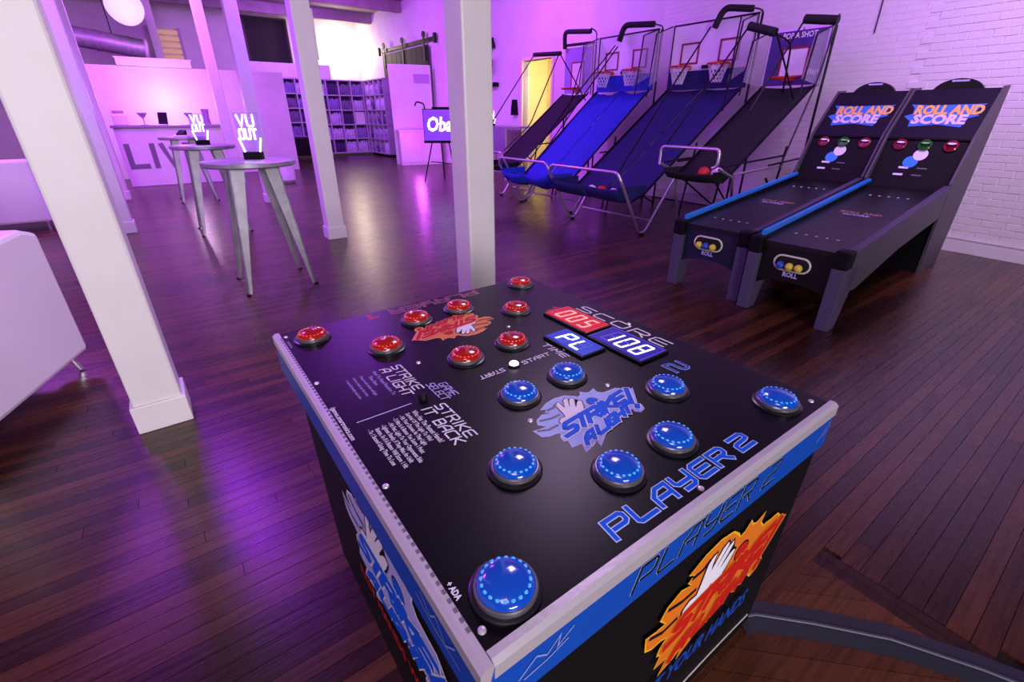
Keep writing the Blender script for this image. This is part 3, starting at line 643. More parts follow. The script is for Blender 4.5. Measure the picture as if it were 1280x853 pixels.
def bball(a, d, half, L, fab, double, label, ramp, arches, rods, kind, bh=.86, bmat=None):
    t = thing('basketball_machine', label, 'arcade game', a, d, rot=-90, group='basketball arcade machines')
    hw = half-.05; sections = ((-hw, -.012), (.012, hw)) if double else ((-hw, hw),)
    # ramp cloth, one strip per lane, sagging between its rails
    for x0, x1 in sections:
        mb = MB(); nx = 6; rows = []
        fine = []
        for i in range(len(ramp)-1):
            n = 8 if i == len(ramp)-2 else 2
            fine += [tuple(ramp[i][k]+(ramp[i+1][k]-ramp[i][k])*j/n for k in (0, 1)) for j in range(n)]
        fine.append(ramp[-1])
        for yy, zz in fine:
            rows.append([(x0+(x1-x0)*k/nx, yy, zz-(.05 if kind == 'mesh' else .02)*math.sin(math.pi*k/nx)+(random.uniform(-.012, .012) if kind == 'mesh' else 0)) for k in range(nx+1)])
        for r in rows: mb.v += r
        W = nx+1
        for i in range(len(rows)-1):
            for k in range(nx): mb.f.append((i*W+k, i*W+k+1, (i+1)*W+k+1, (i+1)*W+k))
        o = mb.build('ramp_cloth', fab, t, 60); so = o.modifiers.new('thickness', 'SOLIDIFY'); so.thickness = .012; so.offset = -1
    for s in (-1, 1):
        MB().tube([(s*hw, yy, zz+.01) for yy, zz in ramp[2:]], .014, 6).build('ramp_rail', ROD, t, 60)
        MB().prism([(p[0], p[1]) for p in ramp[:4]] + [(ramp[3][0], ramp[0][1]+.02), (ramp[0][0], ramp[0][1]+.02)], 'x', s*hw-.006, s*hw+.006).build('trough_side', fab, t)
    yb, zb = ramp[-1]; zt = zb+bh
    fz = ramp[0][1]+.2
    lg = .52
    if kind != 'handle':
        path = [(-half, 1.15, .8), (-half, lg+.06, .03), (-half, lg-.06, .03), (-half, .02, fz-.1), (-half+.06, 0, fz), (half-.06, 0, fz), (half, .02, fz-.1), (half, lg-.06, .03), (half, lg+.06, .03), (half, 1.15, .8)]
        MB().tube(bend(path, .12), .02, 8).build('front_frame', CHROME, t, 60)
        for s in (-1, 1): MB().lathe([(.03,0),(.03,.02),(.02,.025)], 12, (s*half, lg, 0)).build('foot', MATTE, t)
    else:
        MB().tube(bend([(-half,0,fz-.13),(-half,0,fz+.06),(half,0,fz+.06),(half,0,fz-.13),(0,0,fz-.14)], .06)[:-1], .018, 8).build('front_handle', CHROME, t, 60)
        for s in (-1, 1):
            MB().tube([(s*half, 0, fz-.13), (s*half, .35, fz-.25), (s*half, .55, .03), (s*half, 1.0, .03)], .018, 8).build('front_leg', CHROME, t, 60)
            MB().tube([(s*half, .35, fz-.22), (s*half, 1.45, fz-.18)], .014, 8).build('side_bar', CHROME, t)
            MB().tube([(s*half, .1, fz-.12), (s*half, 1.45, fz-.06)], .012, 8).build('side_bar', ROD, t)
    MB().tube([(-half, lg+.2, .16), (half, lg+.2, .16)], .014, 8).build('cross_bar', CHROME, t)
    MB().tube([(-half, L-.05, .16), (half, L-.05, .16)], .014, 8).build('cross_bar', ROD, t)
    for s in (-1, 1):
        MB().tube([(s*half, L, 0), (s*half, L, zt)], .016, 8).build('rear_post', ROD, t, 60)
        MB().tube([(s*half, 1.1, .75), (s*half, L, .05)], .013, 8).build('brace', ROD, t, 60)
        MB().tube([(s*half, 1.25, 0), (s*half, 1.45, ramp[-1][1]*.62)], .014, 8).build('middle_post', ROD, t, 60)
        MB().tube([(s*half, 1.1, .9), (s*half, L, .95)], .012, 8).build('side_bar', ROD, t, 60)
    low = .24 if double else .0
    if double: MB().box(-half+.03, half-.03, L-.06, L-.03, zb, zb+low).build('lower_board', fab, t)
    MB().box(-half+.03, half-.03, L-.05, L-.03, zb+low, zt).build('backboard', BOARDW if double else (bmat or BOARDP), t)
    fm = MB(); e = .012
    for p, q in (((-half+.02, zb+low-.01), (half-.02, zb+low+e)), ((-half+.02, zt-e), (half-.02, zt+.01)), ((-half+.02, zb+low), (-half+.04, zt)), ((half-.04, zb+low), (half-.02, zt))):
        fm.box(p[0], q[0], L-.056, L-.026, p[1], q[1])
    fm.build('board_frame', ROD if double else CHROME, t)
    xs = (-half*.47, half*.47) if double else (.0,)
    for x in xs:
        sw, z0, z1 = (.155, zb+low+.1, zb+low+.38) if double else (.17, zb+.1, zb+bh*.7)
        f2 = MB(); y0, y1 = L-.062, L-.05
        if not double: MB().box(x-sw, x+sw, L-.056, L-.05, z0, z1).build('target_square', BOARDW, t)
        for p, q in (((x-sw, z0), (x+sw, z0+.022)), ((x-sw, z1-.022), (x+sw, z1)), ((x-sw, z0), (x-sw+.022, z1)), ((x+sw-.022, z0), (x+sw, z1))): f2.box(p[0], q[0], y0, y1, p[1], q[1])
        f2.build('target_frame', FRMR, t)
        hoop(t, x, L-.05, (zb+low+.06) if double else zb+.09, nm=None if double else False)
    if double: MB().box(-.07, .07, L-.075, L-.05, zb+low+.03, zb+low+.075).build('score_sensor', MATTE, t)
    for s in (-1, 1):
        if double or kind == 'handle':
            MB().prism([(L-.06, zb+low), (L-.06, zt), (L-.42, zt-.12), (L-.5, zb+.05)], 'x', s*(half-.02)-.003, s*(half-.02)+.003).build('side_film', FILM, t)
            MB().tube([(s*half, L-.06, zt), (s*half, L-.42, zt-.12), (s*half, L-.5, zb-.1)], .01, 6).build('film_edge', ROD, t, 60)
    for pth, rad in arches:
        MB().tube(bend(pth, .1), rad, 10).build('foam_bar', FOAM, t, 60)
    for pth in rods: MB().tube(bend(pth, .1), .011, 6).build('support_rod', ROD, t, 60)
    return t
RAMP_D = [(.03,.62),(.12,.48),(.3,.44),(.55,.52),(2.38,1.8)]
b3 = bball(4.55, 4.7, .68, 2.45, FABN, True, 'twin hoop basketball machine with dark navy ramp and chrome front bar', RAMP_D,
  [([(.13,2.25,2.54),(.2,2.3,2.77),(.62,2.3,2.70)], .042)], [([(.1,2.2,2.55),(.05,1.2,1.62),(.62,.0,.82)],), ([(.6,2.3,2.78),(.72,2.38,2.74),(.7,2.43,2.45)],)][0:0] + [[(.1,2.2,2.55),(.35,1.1,1.68),(.62,.02,.82)], [(.62,2.3,2.71),(.73,2.38,2.68),(.68,2.43,2.4)], [(.66,2.0,2.6),(.66,1.95,1.5)]], 'cloth')
b2 = bball(4.85, 6.42, .67, 2.3, FABB, True, 'twin hoop basketball machine with bright blue mesh ramp', [(.03,.6),(.12,.46),(.3,.42),(.55,.5),(2.22,1.83)],
  [([(-.06,2.12,2.58),(.0,2.15,2.81),(.62,2.15,2.75)], .045)], [[(-.08,2.05,2.52),(-.15,1.2,1.7),(.1,.1,.8)], [(-.02,2.05,2.5),(.0,1.3,1.75),(.3,.1,.8)], [(.62,2.15,2.75),(.74,2.25,2.72),(.67,2.28,2.4)]], 'mesh')
b1 = bball(5.0, 7.56, .4, 2.1, FABK, False, 'single hoop basketball machine with black ramp next to the doorway', [(.03,.66),(.12,.56),(.25,.55),(.4,.64),(2.02,1.82)],
  [([(-.34,2.0,2.6),(-.36,2.0,2.88),(.34,2.0,2.81)], .04), ([(-.34,1.25,2.46),(.4,1.25,2.42)], .035), ([(-.4,2.05,2.66),(.4,2.05,2.64)], .025)],
  [[(-.34,1.25,2.46),(-.42,.02,.95)], [(.36,1.25,2.42),(.4,.6,1.3),(.38,.05,.9)], [(.38,1.25,2.42),(.42,1.9,1.7)], [(.34,2.0,2.86),(.44,2.06,2.8),(.42,2.08,2.5)], [(.36,1.9,2.6),(.4,1.2,.7)]], 'cloth', .78, mat('board_lilac', '9a7cc0', .4))
b4 = bball(4.95, 3.4, .38, 1.95, FABK, False, 'single hoop basketball machine with purple backboard and chrome front handle', [(.03,.86),(.12,.78),(.25,.76),(.4,.84),(1.88,1.78)],
  [([(-.18,1.05,2.38),(.15,1.05,2.28)], .045), ([(.02,1.9,2.5),(.4,1.9,2.44)], .05)],
  [[(-.18,1.05,2.38),(-.36,.02,1.1)], [(.15,1.05,2.3),(.3,1.5,1.62)], [(.02,1.9,2.5),(-.05,1.2,1.5)], [(.4,1.9,2.5),(.4,1.75,1.78),(.4,1.35,.88)], [(.14,1.05,2.28),(.2,1.35,2.2),(.1,1.6,1.7)]], 'handle', .62)
fr = frame((-.2, 1.898, 2.31), (1, 0, 0), (0, 0, 1)); text('board_lettering', 'POP A SHOT', .085, PRW, b4, fr, xs=.85, bold=.002)
fr = frame((.19, 1.898, 1.9), (1, 0, .12), (0, 0, 1)); text('board_lettering', 'Player', .09, PRW, b4, fr, xs=.8)
def place_balls(root, items, nm):
    M_ = Matrix.Translation(root.location) @ Matrix.Rotation(root.rotation_euler.z, 4, 'Z')
    for n_, (x, y, z, c) in enumerate(items):
        m = {'r': mat('ball_red', 'c82818', .45), 'w': mat('ball_white', 'e0dce8', .45), 'o': mat('ball_orange', 'd86a24', .5)}[c]
        ball('mini_basketball', 'm'+c, .07, m, M_ @ Vector((x, y, z)), {'r': 'red', 'w': 'white', 'o': 'orange'}[c]+' mini basketball '+('beside the chrome corner ' if n_ == 2 else '')+'in the trough of the '+nm, 'ball', 'mini basketballs in troughs')
place_balls(b3, [(-.05,.26,.52,'w'), (.14,.26,.53,'r'), (.36,.25,.52,'w')], 'navy ramp machine')
place_balls(b4, [(.1,.2,.845,'r'), (.26,.22,.85,'w')], 'purple backboard machine')
place_balls(b1, [(-.28,.14,.66,'r')], 'black ramp machine')

# ================================================================== BAR TABLES AND LIT SIGNS
TABM = mat('galvanised_sheet', 'a5a3ab', .42, .5, noise=.3, nscale=9)
def bar_table(a, d, label):
    t = thing('bar_table', label, 'table', a, d, group='galvanised bar tables')
    MB().lathe([(.355,1.055),(.372,1.065),(.372,1.095),(.36,1.1),(.02,1.1)], 48).build('table_top', TABM, t, 40)
    for sx in (-1, 1):
        for sy in (-1, 1):
            x1, y1, x0, y0 = sx*.29, sy*.3, sx*.19, sy*.19
            wt, wb = .115, .03
            q = [(x0, y0), (x0-sx*wt, y0), (x0, y0-sy*wt)]; b = [(x1, y1), (x1-sx*wb, y1), (x1, y1-sy*wb)]
            th = .012
            mb = MB()
            # folded angle: two tapering flanges meeting at the outer edge
            mb.add([(x1,y1,.012),(x1-sx*wb,y1,.012),(x0-sx*wt,y0,1.06),(x0,y0,1.06),(x1,y1-sy*th,.012),(x1-sx*wb,y1-sy*th,.012),(x0-sx*wt,y0-sy*th,1.06),(x0,y0-sy*th,1.06)], [(0,1,2,3),(4,7,6,5),(0,4,5,1),(1,5,6,2),(2,6,7,3),(3,7,4,0)])
            mb.add([(x1,y1,.012),(x1,y1-sy*wb,.012),(x0,y0-sy*wt,1.06),(x0,y0,1.06),(x1-sx*th,y1,.012),(x1-sx*th,y1-sy*wb,.012),(x0-sx*th,y0-sy*wt,1.06),(x0-sx*th,y0,1.06)], [(0,3,2,1),(4,5,6,7),(0,1,5,4),(1,2,6,5),(2,3,7,6),(3,0,4,7)])
            lg = mb.build('leg', TABM, t)
            MB().box(x1-.016, x1+.016, y1-.016, y1+.016, 0, .014).build('foot_pad', MATTE, lg)
    return t
bar_table(.68, 4.82, 'round metal bar table beside the column with the thin cable')
bar_table(.585, 7.66, 'round metal bar table holding the slim bright neon sign')
bar_table(.55, 10.9, 'round metal bar table holding the small black device')
NEON = mat('neon_white', 'ffffff', .4, emit='f6eaff', es=5); ACR = mat('acrylic', 'b890ff', .15, alpha=.3)
def neon(a, d, z, rot, label, lines, w, h):
    t = thing('neon_table_sign', label, 'sign', a, d, z, rot=rot, group='lit table signs')
    MB().box(-.075, .075, -.04, .04, 0, .06).build('sign_base', MATTE, t, bevel=.006)
    MB().prism([(-.06,.05),(.06,.05),(w*.5,h*.45),(w*.56,h),(-w*.56,h),(-w*.5,h*.45)], 'y', -.004, .004).build('acrylic_plate', ACR, t)
    ew = MB()
    for s in (-1, 1): ew.tube([(s*.062, -.006, .06), (s*w*.5, -.006, h*.46)], .007, 6)
    ew.build('lit_edge', NEON, t)['kind'] = 'stuff'
    for ln, z0, hh, wd in lines: techno('neon_lettering', ln, frame((-wd/2, -.006, z0), (1, 0, 0), (0, 0, 1)), hh, wd, .0135, NEON, t, slant=0, gapk=.45)
    return t
neon(.74, 4.9, 1.1, -36+8, 'tall lit sign with two rows of white letters on black base', [('VU', .265, .085, .14), ('OUT', .165, .075, .15)], .18, .37)
neon(.6, 7.72, 1.1, -36+48, 'slim glowing white sign turned edge on beside the counter', [('VU', .265, .085, .14), ('OUT', .165, .075, .15)], .18, .37)
dv = thing('card_terminal', 'small black card terminal with a pale cradle', 'device', .55, 10.85, 1.1, rot=-30)
MB().box(-.11, .11, -.09, .09, 0, .03).build('cradle', VINYL, dv, bevel=.006)
MB().add([(-.06,-.07,.03),(.06,-.07,.03),(.06,.07,.03),(-.06,.07,.03),(-.06,-.07,.05),(.06,-.07,.05),(.06,.07,.11),(-.06,.07,.11)], [(0,3,2,1),(4,5,6,7),(0,1,5,4),(1,2,6,5),(2,3,7,6),(3,0,4,7)]).build('terminal_body', MATTE, dv)

# ================================================================== RECEPTION COUNTER
ct = thing('reception_counter', 'white reception counter with large grey capital letters', 'counter', 0, 13.75)
MB().box(-.5, 1.66, 0, .75, 0, 1.2).build('front_box', WHITE, ct, bevel=.01)
MB().box(-.54, 1.7, -.03, .8, 1.2, 1.25).build('counter_top', mat('grey_top', '8d7d94', .4), ct, bevel=.006)
LET = mat('dotted_grey', '7c7484', .6, noise=.3, nscale=60)
x = -.42
for ch in 'LIVE':
    wd = .02 if ch == 'I' else .27; m_ = MB()
    G2 = {'L': [[(0,1),(0,0),(1,0)]], 'I': [[(.5,0),(.5,1)]], 'V': [[(0,1),(.5,0),(1,1)]], 'E': [[(1,1),(0,1),(0,0),(1,0)],[(0,.5),(.8,.5)]]}[ch]
    for pl in G2: ribbon(m_, [(x+.05+p[0]*wd, .42+p[1]*.42) for p in pl], .1, frame((0, 0, 0), (1, 0, 0), (0, 0, 1))(.004))
    m_.build('letter', LET, ct); x += wd+.17
pn = tag(MB().box(-.75, 3.5, 0, .12, 0, 2.5).build('partition_panel', PLASTER, loc=rm(0, 15.55), rot=ROOM, bevel=.01), 'tall pale partition panel standing behind the reception counter', 'partition')
bx = thing('ledge_box', 'long pink white ledge box resting on top of the partition', 'box', .65, 15.61, 2.5)
MB().box(-.75, .75, -.1, .1, 0, .16).build('box_body', WHITE, bx, bevel=.01); MB().box(-.77, .77, -.12, .12, .15, .18).build('box_lid', WHITE, bx, bevel=.004)
pr = thing('receipt_printer', 'white boxy printer at the end of the reception counter', 'printer', -.33, 14.0, 1.25)
MB().prism([(0,0),(.28,0),(.28,.3),(.1,.34),(0,.2)], 'x', -.13, .13).build('printer_body', VINYL, pr, bevel=.015); MB().box(-.1, .1, .02, .1, .2, .29).build('paper_cover', mat('smoke', '9a80a8', .3), pr)
tb_ = thing('tablet_stand', 'dark tablet tilted on a stand on the counter', 'tablet', .42, 13.95, 1.25, rot=-20)
MB().prism([(0,.02),(.02,.02),(.12,.26),(.1,.26)], 'x', -.09, .09).build('screen', mat('dark_screen', '160c22', .2), tb_); MB().box(-.06, .06, 0, .14, 0, .02).build('stand_foot', VINYL, tb_)
GLS = mat('tinted_glass', 'b070c0', .1, alpha=.55)
for a_, lb in ((.08, 'purple tinted goblet between the printer and the tablet'), (.95, 'purple tinted goblet right of the tablet on the counter')):
    gb = thing('goblet', lb, 'goblet', a_, 14.0, 1.25, group='goblets on the counter')
    MB().lathe([(.07,0),(.07,.008),(.012,.02),(.012,.13),(.05,.17),(.1,.25),(.095,.25),(.045,.175),(.005,.15)], 20).build('glass', GLS, gb, 50)
vs = thing('glass_vase', 'tall clear vase at the end of the counter near the column', 'vase', 1.3, 14.1, 1.25)
MB().lathe([(.07,0),(.075,.02),(.06,.15),(.085,.33),(.08,.33),(.055,.15),(.065,.03),(.01,.03)], 20).build('glass', GLS, vs, 50)
bk = thing('waste_bag', 'white bagged bin on the floor past the counter', 'bin', 2.5, 12.6)
MB().lathe([(.14,0),(.2,.06),(.21,.25),(.18,.36),(.19,.42),(.05,.44)], 14).build('bag', VINYL, bk, 40)

# ================================================================== LOUNGE SEATING
sf = thing('leather_sofa', 'white leather sofa with chrome legs beside the foreground column', 'sofa', 0, 0)
sf.location = (-2.66, 2.6, 0); sf.rotation_euler = (0, 0, R(16))
# local: y towards the far end of the arm panel, -x away from the camera's right
MB().prism([(0,.13),(0,.86),(-.12,.9),(-1.0,.84),(-1.0,.13)], 'x', -.2, 0).build('arm', VINYL, sf, bevel=.025)
MB().prism([(-.02,.2),(-.02,.92),(-.2,.94),(-.26,.2)], 'x', -1.8, -.2).build('backrest', VINYL, sf, bevel=.03)
MB().box(-1.8, -.2, -.98, -.2, .13, .36).build('seat_base', VINYL, sf, bevel=.02)
for k in range(2): MB().box(-1.79+.8*k, -1.0+.8*k, -1.0, -.24, .36, .52).build('seat_cushion', VINYL, sf, bevel=.04, seg=3)
MB().prism([(0,.13),(0,.86),(-.12,.9),(-1.0,.84),(-1.0,.13)], 'x', -2.0, -1.8).build('arm', VINYL, sf, bevel=.025)
for x_, y_ in ((-.1, -.05), (-.1, -.92), (-1.9, -.05), (-1.9, -.92)):
    MB().tube([(x_, y_, .14), (x_+.03 if x_ > -1 else x_-.03, y_+(.02 if y_ > -.5 else -.02), .012)], .014, 8).build('leg', CHROME, sf)
def chair(a, d, rot, label):
    t = thing('lounge_chair', label, 'chair', a, d, rot=rot, group='white lounge chairs')
    MB().box(-.42, .42, -.42, .42, .12, .4).build('seat_base', VINYL, t, bevel=.02); MB().box(-.3, .3, -.44, .2, .4, .5).build('seat_cushion', VINYL, t, bevel=.04, seg=3)
    MB().box(-.44, .44, .2, .44, .12, .92).build('backrest', VINYL, t, bevel=.03)
    for s in (-1, 1):
        x0, x1 = sorted((s*.44, s*.3)); MB().box(x0, x1, -.44, .3, .12, .66).build('arm', VINYL, t, bevel=.025)
    for x_ in (-.38, .38):
        for y_ in (-.38, .38): MB().tube([(x_, y_, .13), (x_, y_, 0)], .014, 8).build('leg', CHROME, t)
    return t
chair(-1.78, 9.5, 180, 'white lounge chair facing away in front of the pink wall')
chair(-2.3, 6.2, 180, 'white lounge chair between the sofa and the far lounge chair')

# ================================================================== BACK SHELVING
SH = mat('shelf_paint', 'b9a8c4', .5); SHB = mat('shelf_back', '4a3560', .7)
BUN = [mat('plastic_bundle_%s' % n, c, .25, noise=.45, nscale=14, spec=.7) for n, c in (('violet', 'a490cc'), ('grey', '8a7aa0'), ('dark', '584878'), ('pale', 'd8ccea'))]
bun_me = []
for v in range(8):
    mb = MB(); n = 9; rows = 4; w_ = .16; rnd = random.Random(v)
    F = [[(-w_+2*w_*i/n, (.03 if i % 2 else -.05)*rnd.uniform(.5, 1.4)-.04*math.sin(math.pi*r/rows), .42*r/rows*(1 if r < rows else rnd.uniform(.8, 1))) for i in range(n+1)] for r in range(rows+1)]
    for r in F: mb.v += r
    for r in range(rows):
        for i in range(n): mb.f.append((r*(n+1)+i, r*(n+1)+i+1, (r+1)*(n+1)+i+1, (r+1)*(n+1)+i))
    k = len(mb.v); bk_ = [(p[0], p[1]+.14, p[2]) for r in F for p in r]; mb.v += bk_
    for r in range(rows):
        for i in range(n): mb.f.append(tuple(k+q for q in (r*(n+1)+i, (r+1)*(n+1)+i, (r+1)*(n+1)+i+1, r*(n+1)+i+1)))
    edge = [i for i in range(n+1)] + [r*(n+1)+n for r in range(1, rows+1)] + [rows*(n+1)+i for i in range(n-1, -1, -1)] + [r*(n+1) for r in range(rows-1, 0, -1)]
    for a_, b_ in zip(edge, edge[1:]+edge[:1]): mb.f.append((b_, a_, a_+k, b_+k))
    me = bpy.data.meshes.new('plastic_bundle'); me.from_pydata(mb.v, [], mb.f); me.materials.append(BUN[v % 4]); bun_me.append(me)
ORD = ('first', 'second', 'third', 'fourth', 'fifth'); ROWN = ('bottom', 'second', 'third', 'fourth', 'top')
def shelf(a, d, rot, ncol, nrow, z0, z1, cw, label, gname, skip=(), fill=1.0, end='side wall'):
    t = thing('cubby_shelf', label, 'shelf', a, d, rot=rot, group='cubby shelves')
    W_ = ncol*cw; dp = .34
    MB().box(0, W_, dp-.02, dp, z0, z1).build('back_panel', SHB, t)
    rh = (z1-z0)/nrow
    for i in range(ncol+1): MB().box(i*cw-.02, i*cw+.02, 0, dp, z0, z1).build('upright', SH, t)
    for j in range(nrow+1): MB().box(-.02, W_+.02, -.005, dp, z0+j*rh-.018, z0+j*rh+.018).build('shelf_board', SH, t)
    for sx in (.03, W_-.06): MB().box(sx, sx+.05, .05, .3, 0, z0).build('shelf_foot', MATTE, t)
    M_ = Matrix.Translation(t.location) @ Matrix.Rotation(t.rotation_euler.z, 4, 'Z')
    for i in range(ncol):
        for j in range(nrow):
            if (i, j) in skip or random.random() > fill: continue
            bi = random.randrange(8); o = bpy.data.objects.new('plastic_bundle', bun_me[bi]); C.objects.link(o)
            o.location = M_ @ Vector(((i+.5)*cw, .12, z0+j*rh+.018)); o.rotation_euler = (0, 0, t.rotation_euler.z)
            o.scale = ((cw-.05)/.32, 1, (rh-.07)/.42*random.uniform(.8, 1))
            row = 'top' if j == nrow-1 else ROWN[j]; k_ = i if end == 'corner' else ncol-1-i
            tag(o, '%s plastic bundle in %s row of %s, %s cubby from the %s' % (('violet', 'grey', 'dark', 'pale')[bi % 4], row, gname, ORD[k_], end), 'bundle', 'bundles in the ' + gname)
    return t
shelf(5.52, 20.12, 0, 5, 5, .1, 2.64, .47, 'wide cubby shelf of wrapped bundles under the bright wall', 'wide shelf', skip=((3, 2),))
tag(MB().box(-.19, .19, -.02, .02, 0, .44).build('blank_card', WHITE, loc=rm(5.52+3.5*.47, 20.2, .1+2*.508+.018), rot=ROOM), 'blank pale card standing in the middle of the wide shelf', 'card')
shelf(3.5, 20.12, 0, 4, 4, .72, 2.64, .47, 'raised cubby shelf of wrapped bundles above the black box', 'raised shelf')
shelf(7.42, 20.02, -90, 4, 5, .1, 2.64, .47, 'narrow cubby shelf of wrapped bundles against the side wall', 'narrow side shelf', end='corner')
tag(MB().box(3.4, 6.25, 0, .3, 0, .45).build('shelf_fascia', WHITE, loc=rm(0, 20.15, 2.665), rot=ROOM, bevel=.01), 'plain white fascia box on top of the cubby shelves', 'fascia')
kb = thing('storage_trunk', 'large black storage trunk below the raised cubby shelf', 'trunk', 4.55, 19.4)
MB().box(-.78, .78, -.32, .32, .12, .66).build('trunk_body', MATTE, kb, bevel=.01); MB().box(-.79, .79, -.33, .33, .66, .74).build('trunk_lid', BLACK, kb, bevel=.01)
for x_ in (-.7, .7):
    for y_ in (-.26, .26): MB().lathe([(.04,0),(.04,.1),(.02,.12)], 10, (x_, y_, 0)).build('castor', MATTE, kb)

# barn door and rail on the side wall
DW = mat('dark_door_wood', '0a0508', .6, noise=.3, nscale=5, stretch=(1, 14, 1)); IRON = mat('black_iron', '08060b', .5, .2)
bd = thing('sliding_barn_door', 'dark plank sliding door hung on the side wall rail', 'door', 7.80, 17.0)
for k in range(9): MB().box(0, .045, -1.8+k*.4, -1.41+k*.4, .05, 3.42).build('plank', DW, bd, bevel=.006)
for y_ in (-1.6, 0, 1.6):
    hg = MB().box(-.02, .0, y_-.05, y_+.05, 3.0, 3.72).build('hanger_strap', IRON, bd); MB().lathe([(.09,-.02),(.09,.02)], 18).build('hanger_wheel', IRON, hg)
    hg.children[0].rotation_euler = (0, R(90), 0); hg.children[0].location = (-.01, y_, 3.7)
rl = thing('barn_door_rail', 'long black iron rail fixed high on the side wall', 'rail', 7.86, 15.3)
MB().box(-.015, .015, -.5, 3.9, 3.5, 3.6).build('rail_bar', IRON, rl)
for y_ in (-.4, 1.2, 2.6, 3.7): MB().box(.015, .07, y_-.03, y_+.03, 3.52, 3.58).build('rail_bracket', IRON, rl)
MB().box(-.06, .015, -.6, -.5, 3.42, 3.68).build('rail_stop', IRON, rl); MB().box(-.06, .015, 3.8, 3.9, 3.42, 3.68).build('rail_stop', IRON, rl)
# white backdrop and low cabinet in front of it
wp = thing('white_backdrop_board', 'tall white backdrop board leaning behind the low cabinet', 'board', 6.5, 15.35, rot=-14)
MB().box(0, 1.3, 0, .06, 0, 2.85).build('board_sheet', WHITE, wp); MB().box(.75, 1.25, -.012, 0, 2.35, 2.6).build('pale_label_patch', mat('patch', 'b894c4', .5), wp)
lc = thing('low_white_cabinet', 'low white cabinet standing before the backdrop board', 'cabinet', 6.45, 14.85, rot=-14)
MB().box(0, 1.32, 0, .45, 0, .98).build('cabinet_body', WHITE, lc, bevel=.008); MB().box(-.03, 1.35, -.03, .47, .98, 1.03).build('cabinet_top', WHITE, lc, bevel=.006)
for k in range(2): dr_ = MB().box(.03+k*.64, .65+k*.64, -.02, 0, .08, .94).build('cabinet_door', WHITE, lc, bevel=.004)
fc = thing('counter_tap', 'dark curved tap fixed above the low white cabinet', 'tap', 7.35, 14.8, 1.03, rot=-14)
MB().tube(bend([(0,0,0),(0,0,.75),(-.25,-.02,.8),(-.3,-.02,.68)], .1), .022, 8).build('spout', IRON, fc, 60); MB().lathe([(.05,0),(.05,.03),(.02,.04)], 14).build('tap_base', IRON, fc)
# lit square sign on its stand
ls = thing('lightbox_sign', 'purple square lightbox sign with white script on a black stand', 'sign', 5.3, 10.75, rot=-34)
MB().box(-.02, .72, 0, .09, .9, 1.58).build('sign_case', MATTE, ls, bevel=.006)
MB().box(-.005, .705, -.008, 0, .915, 1.565).build('lit_face', mat('lightbox_face', '6a30c0', .4, emit='7a3ad8', es=.8), ls)
MB().box(-.03, .73, -.01, .1, .86, .9).build('sign_shelf', MATTE, ls); MB().box(.2, .7, -.01, .09, 1.58, 1.62).build('sign_cap', MATTE, ls)
text('sign_script', 'Oba', .42, mat('script_lit', 'ffffff', .4, emit='ffffff', es=3), ls, frame((.05, -.009, 1.12), (1, 0, 0), (.12, 0, 1)), xs=.8, bold=.01)
for x_, y_ in ((.02, .0), (.68, .0), (.35, .5)): MB().tube([(.35+(x_-.35)*.6, .05+(y_-.05)*.3, .87), (x_-.1*(x_ < .1), y_, .0)], .014, 8).build('stand_leg', IRON, ls)
MB().tube([(.1, .02, .45), (.6, .02, .4)], .01, 6).build('stand_brace', IRON, ls)
bg = thing('equipment_bag', 'small black bag on the floor under the lightbox sign', 'bag', 6.0, 10.3)
MB().lathe([(.1,0),(.15,.05),(.13,.2),(.05,.28)], 12).build('bag_body', MATTE, bg, 50); MB().tube([(-.06,0,.24),(-.05,0,.36),(.05,0,.36),(.06,0,.24)], .01, 6).build('bag_handle', MATTE, bg)
# wall fittings by the doorway and the table there
wb = thing('wall_arm_lamp', 'black arm lamp fixed high on the wall above the speaker', 'lamp', 7.93, 11.9, 3.05)
MB().box(-.12, 0, -.2, .6, .1, .2).build('arm', IRON, wb, bevel=.02); MB().lathe([(.05,0),(.08,-.08),(.09,-.16),(.03,-.02)], 14, (-.06, -.2, .12)).build('lamp_head', IRON, wb, 50)
wl = thing('wall_speaker', 'black rounded wall speaker with an open handle', 'speaker', 7.86, 11.9, 2.5)
MB().box(-.16, .07, -.1, .5, 0, .3).build('speaker_body', MATTE, wl, bevel=.05, seg=3)
MB().tube(bend([(-.1,-.1,.03),(-.1,-.32,.03),(-.1,-.32,.27),(-.1,-.1,.27)], .07), .022, 8).build('speaker_handle', MATTE, wl, 60)
tag(MB().box(-.06, .07, -.3, .3, 0, .1).build('wall_bar', MATTE, loc=rm(7.86, 11.8, 2.13), rot=ROOM, bevel=.01), 'short black bar mounted below the wall speaker', 'bar')
ph = thing('wall_phone', 'dark handset hanging on the wall beside the lit doorway', 'phone', 7.88, 10.72, 1.45)
MB().prism([(-.09,0),(.12,0),(.06,.36),(-.04,.36)], 'x', -.06, .05).build('phone_body', MATTE, ph, bevel=.01)
MB().tube([(-.07, .0, .04), (-.1, .0, .18), (-.07, .0, .32)], .02, 8).build('handset', MATTE, ph, 60)
ft = thing('folding_table', 'grey covered folding table against the wall by the doorway', 'table', 7.35, 10.7)
MB().box(-.4, .5, -.85, .85, 1.16, 1.2).build('table_top', mat('grey_cloth', '8a7c98', .7), ft)
MB().box(-.41, -.4, -.86, .86, .62, 1.2).build('cloth_front', mat('grey_cloth', '8a7c98', .7), ft)
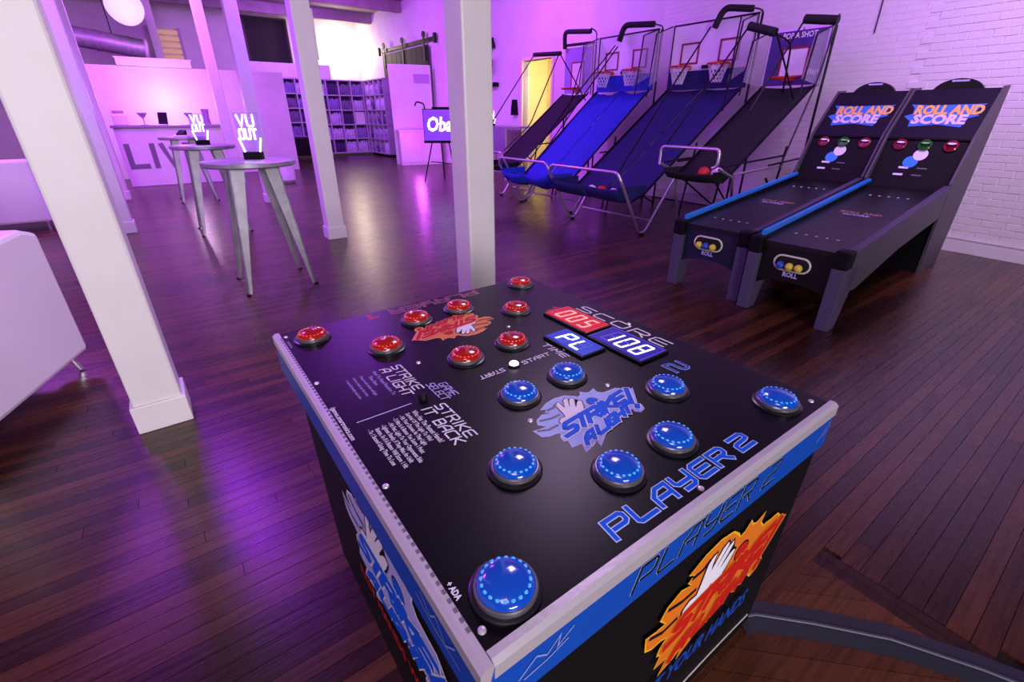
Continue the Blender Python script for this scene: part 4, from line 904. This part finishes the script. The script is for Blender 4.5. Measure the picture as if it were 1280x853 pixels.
for x_ in (-.34, .44):
    for y_ in (-.78, .78): MB().tube([(x_, y_, 1.16), (x_, y_, 0)], .025, 8).build('leg', VINYL, ft)
neon(7.25, 10.85, 1.2, -36+10, 'small glowing sign on the folding table by the doorway', [('VU', .265, .085, .14), ('OUT', .165, .075, .15)], .18, .37)

# ceiling fittings over the lounge
dc = thing('air_duct', 'large silver round air duct hung over the lounge', 'duct', .6, 17.0, 2.98)
MB().tube([(-2.6, .1, .38), (0, 0, 0)], .22, 20).build('duct_pipe', STEEL, dc, 60)
for k in range(4): MB().tube([(-.3-k*.6, .012+k*.023, .044+.088*k), (-.36-k*.6, .014+k*.023, .053+.088*k)], .235, 20).build('duct_band', STEEL, dc, 60)
mo = MB().lathe([(.2,-.02),(.25,0),(.25,.05),(.16,.08)], 24).build('duct_mouth', WHITE, dc, 40); mo.rotation_euler = (0, R(98), 0)
for k in range(2): MB().tube([(-.6-k*1.4, .02, .2), (-.6-k*1.4, .02, 1.8)], .012, 6).build('duct_hanger', IRON, dc)
gl = thing('globe_pendant', 'round frosted globe pendant lamp under the ceiling', 'lamp', .4, 16.0, 3.74)
sphere(.38, 24).build('globe', mat('frosted_globe', 'f2e6fa', .4, emit='f2dcff', es=.75), gl, 80); MB().tube([(0,0,.36),(0,0,1.06)], .012, 6).build('cord', IRON, gl); MB().lathe([(.07,.34),(.07,.4),(.03,.43)], 14).build('cap', IRON, gl)
lv = thing('louvre_blind', 'warm lit louvre blind high on the rear wall', 'blind', 1.42, 21.4, 3.05)
for k in range(5): MB().box(-.36, .36, -.03, .03, .08+k*.18, .2+k*.18).build('slat', mat('warm_slat', 'd8b080', .6, emit='ffd0a0', es=.3), lv)
for s_ in (-1, 1): MB().box(s_*.4-.04, s_*.4+.04, -.04, .06, 0, 1.0).build('blind_frame', SH, lv)
tag(MB().tube([(7.2, 3.62, 2.35), (7.2, 3.66, 4.8)], .006, 6).build('wall_conduit', IRON, rot=R(30)), 'thin dark conduit running up the white wall', 'conduit')
